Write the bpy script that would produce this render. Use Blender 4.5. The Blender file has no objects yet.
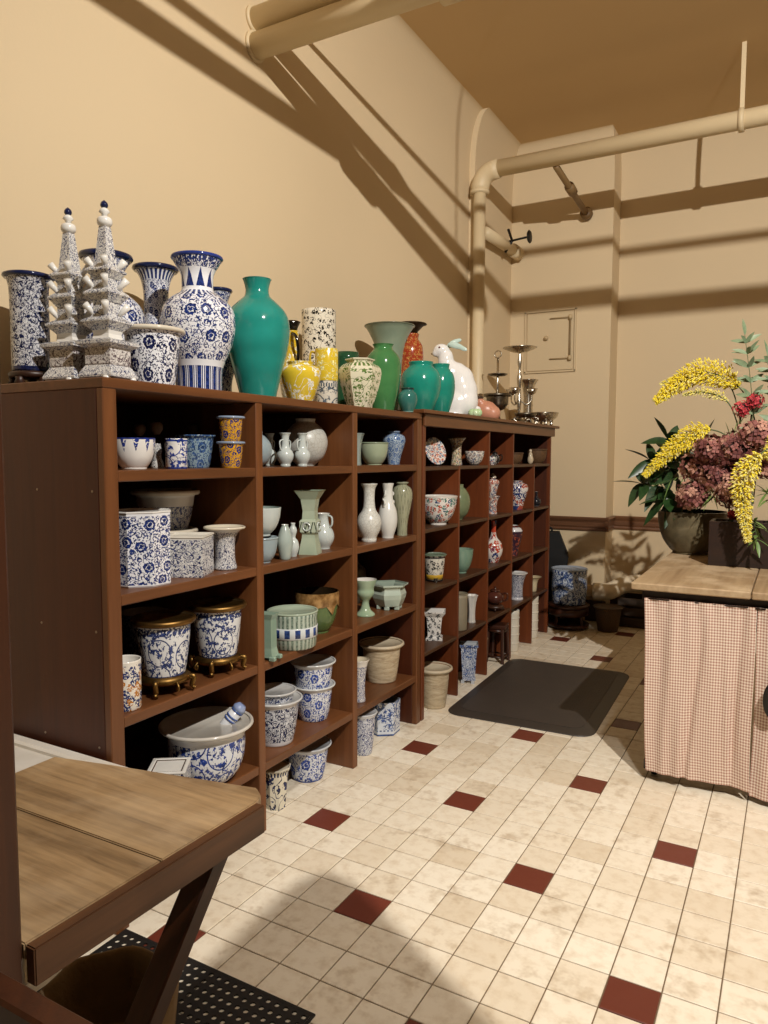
import bpy, bmesh, math, random
from mathutils import Vector, Matrix, Euler
random.seed(7)
PI = math.pi
scn = bpy.context.scene
COL = scn.collection

# ------------------------------------------------------------------ camera
HC = 1.5639
cam_d = bpy.data.cameras.new('camera'); cam = bpy.data.objects.new('camera', cam_d); COL.objects.link(cam)
cam_d.sensor_fit = 'VERTICAL'; cam_d.sensor_height = 24.0; cam_d.lens = 24.0 * 733.7 / 1024.0
cam_d.clip_start = 0.02; cam_d.clip_end = 100
pitch, yaw, roll = 0.0764, 0.5105, 0.0023
fw = Vector((-math.sin(yaw)*math.cos(pitch), math.cos(yaw)*math.cos(pitch), -math.sin(pitch)))
rt = Vector((math.cos(yaw), math.sin(yaw), 0)); up = rt.cross(fw)
r2 = rt*math.cos(roll) + up*math.sin(roll); u2 = -rt*math.sin(roll) + up*math.cos(roll)
cam.matrix_world = Matrix(((r2.x, u2.x, -fw.x, 0), (r2.y, u2.y, -fw.y, 0), (r2.z, u2.z, -fw.z, HC), (0, 0, 0, 1)))
scn.camera = cam
CAMP = Vector((0, 0, HC))
def project(p):
    d = Vector(p) - CAMP; z = d.dot(fw)
    if z < 0.05: return None
    return 384 + 733.7*d.dot(r2)/z, 512 - 733.7*d.dot(u2)/z

# ------------------------------------------------------------------ light and exposure
w = bpy.data.worlds.new('world'); scn.world = w; w.use_nodes = True
w.node_tree.nodes['Background'].inputs[0].default_value = (1.0, 0.85, 0.66, 1)
w.node_tree.nodes['Background'].inputs[1].default_value = 0.06
scn.view_settings.view_transform = 'Standard'; scn.view_settings.look = 'None'
scn.view_settings.exposure = 0.0; scn.view_settings.gamma = 1.0; scn.view_settings.use_curve_mapping = False
def spot(name, loc, target, power, angle, blend, radius, color=(1.0, 0.95, 0.88)):
    l = bpy.data.lights.new(name, 'SPOT'); l.energy = power; l.spot_size = math.radians(angle); l.spot_blend = blend
    l.shadow_soft_size = radius; l.color = color
    o = bpy.data.objects.new(name, l); COL.objects.link(o); o.location = loc
    o.rotation_euler = (Vector(target) - Vector(loc)).to_track_quat('-Z', 'Y').to_euler()
    return o
spot('main_or_fill_spot', (1.30, 0.80, 4.30), (-1.4, 4.8, 0.9), 930, 140, 1.0, 0.025)
spot('main_or_fill_spot', (1.30, 0.80, 4.30), (-1.2, 7.0, 2.2), 300, 60, 0.7, 0.025)  # second beam from the main lamp's place, added to brighten the back wall
spot('main_or_fill_spot', (0.20, 1.70, 4.38), (-0.8, 2.6, 0.0), 270, 50, 1.0, 0.05)  # added fill lamp that lifts the floor tiles and softens their shadow

# ------------------------------------------------------------------ node helpers
def lin(c):
    if isinstance(c, str):
        c = [int(c[i:i+2], 16)/255 for i in (0, 2, 4)]
    return tuple(x/12.92 if x <= 0.04045 else ((x+0.055)/1.055)**2.4 for x in c) + (1.0,)
class NT:
    def __init__(s, name):
        s.m = bpy.data.materials.new(name); s.m.use_nodes = True
        s.t = s.m.node_tree; s.b = s.t.nodes['Principled BSDF']
    def link(s, a, b): s.t.links.new(a, b)
    def node(s, typ, **kw):
        n = s.t.nodes.new(typ)
        for k, v in kw.items(): setattr(n, k, v)
        return n
    def put(s, sock, v):
        if hasattr(v, 'is_output') or hasattr(v, 'links'): s.link(v, sock)
        else: sock.default_value = v
    def math(s, op, a, b=0.0, c=None):
        n = s.node('ShaderNodeMath', operation=op); s.put(n.inputs[0], a); s.put(n.inputs[1], b)
        if c is not None: s.put(n.inputs[2], c)
        return n.outputs[0]
    def vmath(s, op, a, b=(0, 0, 0)):
        n = s.node('ShaderNodeVectorMath', operation=op); s.put(n.inputs[0], a); s.put(n.inputs[1], b); return n.outputs[0]
    def mix(s, f, a, b):
        n = s.node('ShaderNodeMix', data_type='RGBA'); s.put(n.inputs[0], f); s.put(n.inputs[6], a); s.put(n.inputs[7], b); return n.outputs[2]
    def fmix(s, f, a, b):
        n = s.node('ShaderNodeMix', data_type='FLOAT'); s.put(n.inputs[0], f); s.put(n.inputs[2], a); s.put(n.inputs[3], b); return n.outputs[0]
    def noise(s, vec, scale, detail=2.0, rough=0.5, dist=0.0, dim='3D'):
        n = s.node('ShaderNodeTexNoise', noise_dimensions=dim); s.put(n.inputs['Vector'], vec)
        n.inputs['Scale'].default_value = scale; n.inputs['Detail'].default_value = detail
        n.inputs['Roughness'].default_value = rough; n.inputs['Distortion'].default_value = dist
        return n.outputs[0]
    def vor(s, vec, scale, feat='F1', dim='3D', rand=1.0, out='Distance'):
        n = s.node('ShaderNodeTexVoronoi', voronoi_dimensions=dim, feature=feat); s.put(n.inputs['Vector'], vec)
        n.inputs['Scale'].default_value = scale; n.inputs['Randomness'].default_value = rand
        return n.outputs[out]
    def ramp(s, f, stops):
        n = s.node('ShaderNodeValToRGB'); s.put(n.inputs[0], f)
        while len(n.color_ramp.elements) < len(stops): n.color_ramp.elements.new(0.5)
        for e, (p, c) in zip(n.color_ramp.elements, stops): e.position = p; e.color = c
        return n.outputs[0]
    def lt(s, a, b): return s.math('LESS_THAN', a, b)
    def gt(s, a, b): return s.math('GREATER_THAN', a, b)
    def mul(s, a, b): return s.math('MULTIPLY', a, b)
    def mx(s, a, b): return s.math('MAXIMUM', a, b)
    def bump(s, h, strength=0.2, dist=0.01):
        n = s.node('ShaderNodeBump'); n.inputs['Strength'].default_value = strength; n.inputs['Distance'].default_value = dist
        s.put(n.inputs['Height'], h); s.link(n.outputs[0], s.b.inputs['Normal'])
    def obj(s): return s.node('ShaderNodeTexCoord').outputs['Object']
    def pos(s): return s.node('ShaderNodeNewGeometry').outputs['Position']
    def rnd(s): return s.node('ShaderNodeObjectInfo').outputs['Random']
    def done(s, col, rough=0.5, metal=0.0, spec=None):
        s.put(s.b.inputs['Base Color'], col); s.put(s.b.inputs['Roughness'], rough); s.b.inputs['Metallic'].default_value = metal
        if spec is not None: s.b.inputs['Specular IOR Level'].default_value = spec
        return s.m
MATS = {}
def cached(f):
    def g(*a, **k):
        key = (f.__name__, a, tuple(sorted(k.items())))
        if key not in MATS: MATS[key] = f(*a, **k)
        return MATS[key]
    return g

@cached
def m_paint(c, bump=0.06, rough=0.75):
    n = NT('painted plaster'); p = n.pos()
    a = n.noise(p, 1.3, 3); v = n.mix(n.math('MULTIPLY_ADD', a, 0.5, -0.1), lin(c), tuple(x*0.9 for x in lin(c)[:3]) + (1,))
    n.bump(n.noise(p, 60, 3), bump, 0.01)
    return n.done(v, rough)
@cached
def m_plain(c, rough=0.5, metal=0.0, var=0.12, scale=12, bump=0.0):
    n = NT('plain'); p = n.obj(); c0 = lin(c)
    a = n.noise(p, scale, 3)
    if bump: n.bump(n.noise(p, scale*6, 3), bump, 0.005)
    return n.done(n.mix(a, tuple(x*(1-var) for x in c0[:3]) + (1,), tuple(min(1, x*(1+var)) for x in c0[:3]) + (1,)), rough, metal)
@cached
def m_wood(c1, c2, axis=2, scale=9, rough=0.42, wear=0.0):
    n = NT('wood'); o = n.obj()
    mp = n.node('ShaderNodeMapping'); n.link(o, mp.inputs[0])
    sc = [1.0, 1.0, 1.0]; sc[axis] = 0.07; mp.inputs['Scale'].default_value = sc
    off = n.vmath('ADD', mp.outputs[0], n.node('ShaderNodeCombineXYZ').outputs[0])
    r = n.node('ShaderNodeCombineXYZ'); n.link(n.mul(n.rnd(), 9.0), r.inputs[0]); n.link(n.mul(n.rnd(), 5.0), r.inputs[1])
    v = n.vmath('ADD', off, r.outputs[0])
    g = n.noise(v, scale, 5, 0.6, 1.2); f = n.noise(v, scale*7, 3, 0.6, 0.3)
    t = n.math('ADD', n.mul(g, 0.75), n.mul(f, 0.35))
    col = n.ramp(t, [(0.30, lin(c1)), (0.72, lin(c2))])
    col = n.mix(n.math('MULTIPLY_ADD', n.rnd(), 0.24, 0.0), col, tuple(x*0.7 for x in lin(c1)[:3]) + (1,))
    if wear:
        b = n.noise(o, 3.5, 4, 0.65); col = n.mix(n.mul(n.ramp(b, [(0.45, (0, 0, 0, 1)), (0.62, (1, 1, 1, 1))]), wear), col, lin('d9c2a0'))
    n.bump(f, 0.12, 0.004)
    return n.done(col, rough)
@cached
def m_glaze(c, c2=None, rough=0.12, scale=7, rings=0.0, crackle=0.0):
    n = NT('glaze'); o = n.obj(); c2 = c2 or c
    a = n.noise(o, scale, 4)
    col = n.mix(n.ramp(a, [(0.35, (0, 0, 0, 1)), (0.68, (1, 1, 1, 1))]), lin(c), lin(c2) if c2 != c else tuple(x*0.86 for x in lin(c)[:3]) + (1,))
    if rings:
        s = n.node('ShaderNodeSeparateXYZ'); n.link(o, s.inputs[0])
        wv = n.math('SINE', n.math('ADD', n.mul(s.outputs[2], rings), n.mul(n.noise(o, 9, 2), 2.0)))
        col = n.mix(n.mul(n.math('MULTIPLY_ADD', wv, 0.5, 0.5), 0.25), col, tuple(x*0.55 for x in lin(c)[:3]) + (1,)); n.bump(wv, 0.12, 0.004)
    if crackle:
        d = n.vor(o, crackle, 'DISTANCE_TO_EDGE'); col = n.mix(n.mul(n.lt(d, 0.05), 0.35), col, lin('807868')); n.bump(n.noise(o, 90, 2), 0.15, 0.004)
    return n.done(col, rough)
@cached
def m_metal(c, rough=0.25, dirt=0.3):
    n = NT('metal'); o = n.obj(); a = n.noise(o, 30, 4)
    return n.done(n.mix(n.mul(n.ramp(a, [(0.4, (0, 0, 0, 1)), (0.65, (1, 1, 1, 1))]), dirt), lin(c), tuple(x*0.25 for x in lin(c)[:3]) + (1,)), n.math('MULTIPLY_ADD', a, 0.2, rough), 1.0)

@cached
def m_porc(bg, fg, style='scroll', scale=26, bands=(), fg2=None, fill=1.0, rough=0.14):
    """glazed ware with painted decoration in the surface coordinates of the pot (metres round, metres up)"""
    n = NT('painted porcelain')
    um = n.node('ShaderNodeUVMap', uv_map='m').outputs[0]; uf = n.node('ShaderNodeUVMap', uv_map='f').outputs[0]
    s = n.node('ShaderNodeSeparateXYZ'); n.link(uf, s.inputs[0]); fu, fv = s.outputs[0], s.outputs[1]
    r = n.node('ShaderNodeCombineXYZ'); n.link(n.mul(n.rnd(), 7.0), r.inputs[0]); n.link(n.mul(n.rnd(), 3.0), r.inputs[1])
    v = n.vmath('ADD', um, r.outputs[0])
    white, blue = lin(bg), lin(fg)
    tone = n.noise(v, scale*3, 2, dim='2D')
    bcol = n.mix(n.ramp(tone, [(0.35, (0, 0, 0, 1)), (0.65, (1, 1, 1, 1))]), tuple(x*0.55 for x in blue[:3]) + (1,), tuple(min(1, x*1.35) for x in blue[:3]) + (1,))
    col2 = None
    if style == 'scroll':
        wob = n.node('ShaderNodeTexNoise', noise_dimensions='2D'); n.link(v, wob.inputs['Vector']); wob.inputs['Scale'].default_value = scale*1.6
        vv = n.vmath('ADD', v, n.vmath('MULTIPLY', wob.outputs['Color'], (0.30/scale, 0.30/scale, 0)))
        d = n.math('ADD', n.vor(v, scale*0.50, dim='2D', rand=0.55), n.math('MULTIPLY_ADD', n.noise(v, scale*4.5, 1, dim='2D'), 0.22, -0.11))
        fl = n.math('SUBTRACT', n.lt(d, 0.29), n.mul(n.gt(d, 0.11), n.lt(d, 0.145)))
        d2 = n.vor(vv, scale*1.75, dim='2D'); gate = n.noise(v, scale*2.1, 1, dim='2D')
        arc_ = n.mul(n.mul(n.gt(d2, 0.26), n.lt(d2, 0.42)), n.gt(gate, 0.44))
        dots = n.lt(n.vor(vv, scale*3.3, dim='2D'), 0.20*fill)
        ln = n.lt(n.math('ABSOLUTE', n.math('SUBTRACT', n.noise(vv, scale*1.3, 1, dim='2D'), 0.5)), 0.020*fill)
        mask = n.mx(fl, n.mul(n.mx(n.mx(arc_, ln), dots), n.gt(d, 0.36)))
    elif style == 'dense':
        a = n.noise(v, scale*1.5, 2, 0.6, 2.2, dim='2D'); b = n.noise(v, scale*3.4, 2, 0.6, 1.0, dim='2D')
        mask = n.mx(n.gt(a, 0.62 - 0.11*fill), n.lt(n.math('ABSOLUTE', n.math('SUBTRACT', b, 0.5)), 0.045*fill))
    elif style == 'land':
        a = n.noise(v, scale*0.55, 4, 0.6, 0.6, dim='2D'); b = n.noise(v, scale*2.2, 3, 0.7, dim='2D')
        d = n.vor(v, scale*0.33, dim='2D', rand=0.4)
        panel = n.mul(n.gt(d, 0.40), n.lt(d, 0.44))
        mask = n.mx(n.mul(n.gt(a, 0.47), n.gt(b, 0.5)), n.mx(panel, n.mul(n.gt(b, 0.62), n.gt(a, 0.40))))
    elif style == 'sprig':
        d = n.vor(v, scale, dim='2D', rand=0.9); b = n.noise(v, scale*3.2, 2, 0.6, dim='2D')
        mask = n.mx(n.mul(n.lt(d, 0.34), n.gt(b, 0.48)), n.mul(n.lt(n.math('ABSOLUTE', n.math('SUBTRACT', n.noise(v, scale*0.9, 1, dim='2D'), 0.5)), 0.012), 1.0))
    elif style == 'multi':
        vn = n.node('ShaderNodeTexVoronoi', voronoi_dimensions='2D'); n.link(v, vn.inputs['Vector']); vn.inputs['Scale'].default_value = scale
        hs = n.node('ShaderNodeSeparateColor'); n.link(vn.outputs['Color'], hs.inputs[0])
        b = n.noise(v, scale*2.8, 2, 0.6, dim='2D'); mask = n.mul(n.lt(vn.outputs['Distance'], 0.46*fill), n.gt(b, 0.46))
        col2 = n.ramp(hs.outputs[0], [(0.0, lin(fg)), (0.42, lin(fg)), (0.45, lin(fg2 or '4a6a50')), (0.75, lin(fg2 or '4a6a50')), (0.8, lin('2a3a6a'))])
    elif style == 'stripe':
        f = n.math('FRACT', n.mul(fu, scale)); mask = n.lt(f, 0.5)
    elif style == 'lozenge':
        a = n.math('SINE', n.mul(n.math('ADD', fu, n.mul(fv, 0.12)), scale*2*PI)); b = n.math('SINE', n.mul(n.math('SUBTRACT', fu, n.mul(fv, 0.12)), scale*2*PI))
        mask = n.mx(n.lt(n.math('ABSOLUTE', a), 0.25), n.lt(n.math('ABSOLUTE', b), 0.25))
    else:
        mask = n.math('ADD', 0.0, 0.0)
    for (v0, v1, kind) in bands:
        ins = n.mul(n.gt(fv, v0), n.lt(fv, v1))
        if kind == 'solid': bm_ = n.math('ADD', 1.0, 0.0)
        elif kind == 'white': bm_ = n.math('ADD', 0.0, 0.0)
        elif kind == 'petal':
            f = n.math('FRACT', n.mul(fu, 18.0)); e = n.math('ABSOLUTE', n.math('SUBTRACT', f, 0.5))
            bm_ = n.math('SUBTRACT', n.lt(e, 0.43), n.mul(n.gt(e, 0.24), n.lt(e, 0.30)))
        elif kind == 'leaf':
            f = n.math('FRACT', n.mul(fu, 9.0)); e = n.math('ABSOLUTE', n.math('SUBTRACT', f, 0.5))
            hgt = n.math('DIVIDE', n.math('SUBTRACT', fv, v0), v1 - v0)
            bm_ = n.lt(e, n.mul(n.math('SUBTRACT', 1.0, hgt), 0.40))
        elif kind == 'drop':
            f = n.math('FRACT', n.mul(fu, 11.0)); e = n.math('ABSOLUTE', n.math('SUBTRACT', f, 0.5)); hgt = n.math('DIVIDE', n.math('SUBTRACT', fv, v0), v1 - v0)
            bm_ = n.mul(n.lt(e, n.mul(hgt, 0.26)), n.gt(n.noise(v, scale*6, 1, dim='2D'), 0.40))
        elif kind == 'mottle':
            bm_ = n.gt(n.noise(v, scale*3.5, 2, dim='2D'), 0.42)
        elif kind == 'dots':
            f = n.math('FRACT', n.mul(fu, 26.0)); bm_ = n.lt(n.math('ABSOLUTE', n.math('SUBTRACT', f, 0.5)), 0.28)
        else: bm_ = mask
        mask = n.fmix(ins, mask, bm_)
    wcol = n.mix(n.noise(v, 9, 2, dim='2D'), tuple(x*0.93 for x in white[:3]) + (1,), white)
    return n.done(n.mix(mask, wcol, col2 if col2 is not None else bcol), rough)

# ------------------------------------------------------------------ mesh helpers
def tag(o, label=None, cat=None, group=None, kind=None):
    if label: o['label'] = label
    if cat: o['category'] = cat
    if group: o['group'] = group
    if kind: o['kind'] = kind
    return o
def link(name, me, mats, parent=None, loc=(0, 0, 0), rot=(0, 0, 0)):
    o = bpy.data.objects.new(name, me); COL.objects.link(o)
    if mats is not None:
        for m in (mats if isinstance(mats, (list, tuple)) else [mats]): me.materials.append(m)
    o.parent = parent; o.location = loc; o.rotation_euler = rot
    return o
def thing(name, label, cat, loc=(0, 0, 0), rz=0.0, group=None):
    o = bpy.data.objects.new(name, None); COL.objects.link(o); o.empty_display_size = 0.05
    o.location = loc; o.rotation_euler = (0, 0, rz)
    return tag(o, label, cat, group)
def mesh(name, verts, faces, mats, parent=None, loc=(0, 0, 0), rot=(0, 0, 0), smooth=False):
    me = bpy.data.meshes.new(name); me.from_pydata([tuple(v) for v in verts], [], faces); me.update()
    if smooth: me.polygons.foreach_set('use_smooth', [True]*len(me.polygons))
    return link(name, me, mats, parent, loc, rot)
def box_data(x0, x1, y0, y1, z0, z1):
    v = [(x0, y0, z0), (x1, y0, z0), (x1, y1, z0), (x0, y1, z0), (x0, y0, z1), (x1, y0, z1), (x1, y1, z1), (x0, y1, z1)]
    return v, [(0, 3, 2, 1), (4, 5, 6, 7), (0, 1, 5, 4), (1, 2, 6, 5), (2, 3, 7, 6), (3, 0, 4, 7)]
def box(name, b, mats, parent=None, bev=0.0, loc=(0, 0, 0), rot=(0, 0, 0), seg=1):
    """a board: the object's origin sits in the middle of the board so that grain differs from board to board"""
    cx, cy, cz = (b[0]+b[1])/2, (b[2]+b[3])/2, (b[4]+b[5])/2
    v, f = box_data(b[0]-cx, b[1]-cx, b[2]-cy, b[3]-cy, b[4]-cz, b[5]-cz)
    me = bpy.data.meshes.new(name)
    if bev:
        bm = bmesh.new(); vs = [bm.verts.new(p) for p in v]
        for q in f: bm.faces.new([vs[i] for i in q])
        bmesh.ops.bevel(bm, geom=bm.edges[:], offset=bev, segments=seg, affect='EDGES', profile=0.5)
        bm.to_mesh(me); bm.free()
    else:
        me.from_pydata(v, [], f)
    me.update()
    return link(name, me, mats, parent, (cx+loc[0], cy+loc[1], cz+loc[2]), rot)
def lathe(name, prof, mats, parent=None, loc=(0, 0, 0), n=40, rz=0.0, inner_from=None, rot=None, sx=1.0, sy=1.0, flat=None, wob=None):
    """turned body: prof is a list of (radius, height); faces from profile index inner_from on take material 1"""
    H = max(p[1] for p in prof) or 1.0; Rm = max(p[0] for p in prof)
    verts, faces, mi, uvm, uvf = [], [], [], [], []
    k = len(prof); seam = PI*0.80
    poly = 1.0/math.cos(PI/n) if n <= 8 else 1.0
    for (r, z) in prof:
        for j in range(n):
            a = seam + 2*PI*j/n
            rr = r*poly
            if wob: rr *= 1 + wob[1]*math.sin(wob[0]*a)*(r/Rm)
            verts.append((rr*math.cos(a)*sx, rr*math.sin(a)*sy, z))
    length = [0.0]
    for i in range(1, k): length.append(length[-1] + math.hypot(prof[i][0]-prof[i-1][0], prof[i][1]-prof[i-1][1]))
    for i in range(k-1):
        for j in range(n):
            j2 = (j+1) % n
            faces.append((i*n+j, i*n+j2, (i+1)*n+j2, (i+1)*n+j))
            mi.append(1 if inner_from is not None and i >= inner_from else 0)
            for (ii, jj) in ((i, j), (i, j+1), (i+1, j+1), (i+1, j)):
                uvm.append((jj/n*2*PI*Rm, length[ii])); uvf.append((jj/n, prof[ii][1]/H))
    if prof[0][0] > 1e-5:
        faces.append(tuple(reversed(range(n)))); mi.append(0)
        for j in range(n): uvm.append((0, 0)); uvf.append((0, 0))
    if prof[-1][0] > 1e-5:
        faces.append(tuple((k-1)*n+j for j in range(n))); mi.append(1 if inner_from is not None else 0)
        for j in range(n): uvm.append((0, 0)); uvf.append((0, 1))
    me = bpy.data.meshes.new(name); me.from_pydata(verts, [], faces)
    a = me.uv_layers.new(name='m'); a.data.foreach_set('uv', [c for p in uvm for c in p])
    b = me.uv_layers.new(name='f'); b.data.foreach_set('uv', [c for p in uvf for c in p])
    me.polygons.foreach_set('material_index', mi)
    sm = (n > 8) if flat is None else not flat
    me.polygons.foreach_set('use_smooth', [sm]*len(faces)); me.update()
    return link(name, me, mats, parent, loc, rot or (0, 0, rz))
def curve_prof(pts, sub=4):
    """smooth a profile with a Catmull-Rom spline"""
    out = []
    for i in range(len(pts)-1):
        p0 = pts[max(i-1, 0)]; p1 = pts[i]; p2 = pts[i+1]; p3 = pts[min(i+2, len(pts)-1)]
        for s in range(sub):
            t = s/sub; c = []
            for d in (0, 1):
                c.append(0.5*(2*p1[d] + (p2[d]-p0[d])*t + (2*p0[d]-5*p1[d]+4*p2[d]-p3[d])*t*t + (3*p1[d]-p0[d]-3*p2[d]+p3[d])*t**3))
            out.append((max(c[0], 0.0), c[1]))
    out.append(pts[-1]); return out
def tube_data(pts, rad, n=10, cap=True):
    pts = [Vector(p) for p in pts]; rads = rad if isinstance(rad, (list, tuple)) else [rad]*len(pts)
    V, Fc = [], []; prev = None
    for i, p in enumerate(pts):
        t = (pts[min(i+1, len(pts)-1)] - pts[max(i-1, 0)]).normalized()
        if prev is None:
            a = Vector((0, 0, 1)) if abs(t.z) < 0.9 else Vector((1, 0, 0)); nrm = t.cross(a).normalized()
        else:
            nrm = (prev - t*prev.dot(t)).normalized()
        prev = nrm; bn = t.cross(nrm)
        for j in range(n):
            a = 2*PI*j/n; V.append(p + (nrm*math.cos(a) + bn*math.sin(a))*rads[i])
    for i in range(len(pts)-1):
        for j in range(n): Fc.append((i*n+j, i*n+(j+1) % n, (i+1)*n+(j+1) % n, (i+1)*n+j))
    if cap:
        Fc.append(tuple(reversed(range(n)))); Fc.append(tuple((len(pts)-1)*n+j for j in range(n)))
    return V, Fc
def tube(name, pts, rad, mats, parent=None, n=10, loc=(0, 0, 0), smooth=True):
    V, Fc = tube_data(pts, rad, n); return mesh(name, V, Fc, mats, parent, loc, smooth=smooth)
def bend(pts, sub=6):
    out = []
    for i in range(len(pts)-1):
        p0, p1, p2, p3 = (Vector(pts[max(i-1, 0)]), Vector(pts[i]), Vector(pts[i+1]), Vector(pts[min(i+2, len(pts)-1)]))
        for s in range(sub):
            t = s/sub
            out.append(0.5*(2*p1 + (p2-p0)*t + (2*p0-5*p1+4*p2-p3)*t*t + (3*p1-p0-3*p2+p3)*t**3))
    out.append(Vector(pts[-1])); return out
def ellipsoids(bm, blobs, seg=16):
    for (c, r, *e) in blobs:
        M = Matrix.Translation(c) @ (Euler(e[0]).to_matrix().to_4x4() if e else Matrix.Identity(4)) @ Matrix.Diagonal((*r, 1))
        bmesh.ops.create_uvsphere(bm, u_segments=seg, v_segments=seg//2+2, radius=1.0, matrix=M)
def blob(name, blobs, mats, parent=None, loc=(0, 0, 0), rot=(0, 0, 0), voxel=0.006, it=6):
    """one continuous modelled body: ellipsoids fused and smoothed"""
    bm = bmesh.new(); ellipsoids(bm, blobs); me = bpy.data.meshes.new(name); bm.to_mesh(me); bm.free()
    t = bpy.data.objects.new('tmp', me); COL.objects.link(t)
    a = t.modifiers.new('r', 'REMESH'); a.mode = 'VOXEL'; a.voxel_size = voxel
    b = t.modifiers.new('s', 'SMOOTH'); b.iterations = it; b.factor = 0.5
    dg = bpy.context.evaluated_depsgraph_get(); me2 = bpy.data.meshes.new_from_object(t.evaluated_get(dg))
    bpy.data.objects.remove(t); me2.name = name
    me2.polygons.foreach_set('use_smooth', [True]*len(me2.polygons))
    return link(name, me2, mats, parent, loc, rot)
def dup(o, parent=None, loc=None, rz=None):
    c = o.copy(); COL.objects.link(c); c.parent = parent
    if loc is not None: c.location = loc
    if rz is not None: c.rotation_euler[2] = rz
    for ch in list(o.children): dup(ch, c)
    return c

# ------------------------------------------------------------------ room shell
WX, PX, PYL, PY, RY, PXE = -2.55, -2.50, 6.05, 7.00, 7.30, -1.535
CZ, CR, CA = 4.50, 0.45, 0.12
WALL = m_paint('d9c4a0'); CEIL = m_paint('d2b384'); FARW = m_paint('8a7658')
def cove(s0=0.0):
    """offset from wall, height: straight wall then quarter cove up to the ceiling"""
    out = [(0.0, s0), (0.0, 1.0), (0.0, 2.5), (0.0, CZ-CR)]
    for i in range(1, 13):
        a = PI/2*i/12; out.append((CA - CA*math.cos(a), CZ-CR + CR*math.sin(a)))
    return out
def wall_strip(name, f, a, b, nseg=1):
    pr_ = cove(); V, Fc = [], []
    for i in range(nseg+1):
        s = a + (b-a)*i/nseg
        V += [f(s, o, z) for (o, z) in pr_]
    k = len(pr_)
    for i in range(nseg):
        for j in range(k-1): Fc.append((i*k+j, (i+1)*k+j, (i+1)*k+j+1, i*k+j+1))
    o = mesh(name, V, Fc, WALL, smooth=True); return tag(o, kind='structure')
BX, BY = 3.3, -3.2
wl = wall_strip('wall_left', lambda s, o, z: (WX+o, s, z), BY, PYL+0.02, 6)
wlp = wall_strip('wall_left_pier', lambda s, o, z: (PX+o, s, z), PYL, PY+0.05, 2)
wb = wall_strip('wall_back_pier', lambda s, o, z: (s, PY-o, z), WX, PXE, 2)
wr = wall_strip('wall_back', lambda s, o, z: (s, RY-o, z), PXE-0.05, BX, 4)
def ret(name, pts_fn):
    pr_ = cove(); V = [pts_fn(0, o, z) for o, z in pr_] + [pts_fn(1, o, z) for o, z in pr_]; k = len(pr_)
    return tag(mesh(name, V, [(j, k+j, k+j+1, j+1) for j in range(k-1)], WALL, smooth=True), kind='structure')
ret('wall_pier_return', lambda t, o, z: (PXE, (PY if t == 0 else RY) - o, z))
ret('wall_left_return', lambda t, o, z: ((WX if t == 0 else PX) + o, PYL, z))
tag(box('wall_right', (BX, BX+0.1, BY, RY, 0, CZ), FARW), kind='structure')
tag(box('wall_front', (WX, BX, BY-0.1, BY, 0, CZ), m_paint('5c4c3a')), kind='structure')
tag(box('ceiling', (WX, BX, BY, RY, CZ, CZ+0.1), CEIL), kind='structure')
# moulded chair rail, dark wood, one length on each face
RAILW = m_wood('553622', '7a5338', 0, 8, 0.4)
def rail(name, p0, p1, nrm, z0=0.86, z1=0.99):
    p0, p1, nrm = Vector(p0), Vector(p1), Vector(nrm); h = z1-z0
    prf = [(0.0, 0), (0.016, 0), (0.020, 0.10), (0.014, 0.22), (0.022, 0.34), (0.022, 0.62), (0.030, 0.74), (0.036, 0.80), (0.040, 0.92), (0.030, 1.0), (0.0, 1.0)]
    V = [p + nrm*a + Vector((0, 0, z0 + b*h)) for p in (p0, p1) for (a, b) in prf]; k = len(prf)
    Fc = [(j, j+1, k+j+1, k+j) for j in range(k-1)] + [tuple(range(k)), tuple(reversed(range(k, 2*k)))]
    return tag(mesh(name, V, Fc, RAILW), kind='structure')
rail('trim_1', (-2.50, PY, 0), (PXE+0.03, PY, 0), (0, -1, 0))
rail('trim_2', (PXE, PY-0.03, 0), (PXE, RY, 0), (1, 0, 0))
rail('trim_3', (PXE, RY, 0), (BX, RY, 0), (0, -1, 0))
rail('trim_4', (PX, PYL, 0), (PX, PY, 0), (1, 0, 0))
BASEM = m_wood('2a1a10', '46301f', 0, 8, 0.5)
def baseboard(name, b): return tag(box(name, b, BASEM, bev=0.006), kind='structure')
baseboard('baseboard_back', (PXE, BX, RY-0.025, RY, 0, 0.20)); baseboard('baseboard_pier', (PX, PXE+0.02, PY-0.025, PY, 0, 0.20))
baseboard('baseboard_left', (WX, WX+0.022, BY, PYL, 0, 0.18))
# flush access panel in the pier with its frame lines, hinge bar and knob
t = thing('access_panel', 'painted flush access hatch on the beige pier above the silverware', 'access panel', (-2.10, PY, 2.66))
PNL = m_paint('d2be9a')
box('panel', (-0.225, 0.225, -0.012, 0.0, -0.275, 0.275), PNL, t, bev=0.003)
for b in [(-0.25, -0.235, -0.018, 0, -0.29, 0.29), (0.235, 0.25, -0.018, 0, -0.29, 0.29), (-0.25, 0.25, -0.018, 0, 0.28, 0.295), (-0.25, 0.25, -0.018, 0, -0.295, -0.28)]:
    box('frame', b, PNL, t)
tube('hinge_bar', [(0.20, -0.035, -0.19), (0.20, -0.035, 0.23)], 0.008, m_plain('8f7a58'), t)
for z in (-0.17, 0.21):
    tube('hinge_strap', [(-0.0, -0.02, z), (0.20, -0.03, z)], 0.006, m_plain('a08862'), t)
    lathe('hinge_cap', [(0.016, -0.02), (0.018, 0.0), (0.016, 0.02), (0.0, 0.024)], m_plain('c0aa84'), t, (0.20, -0.035, z), n=12)
lathe('knob', [(0.012, 0.0), (0.022, 0.02), (0.018, 0.035), (0.0, 0.04)], m_plain('c0a880'), t, (-0.03, -0.012, 0.03), n=14, rot=(PI/2, 0, 0))

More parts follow.
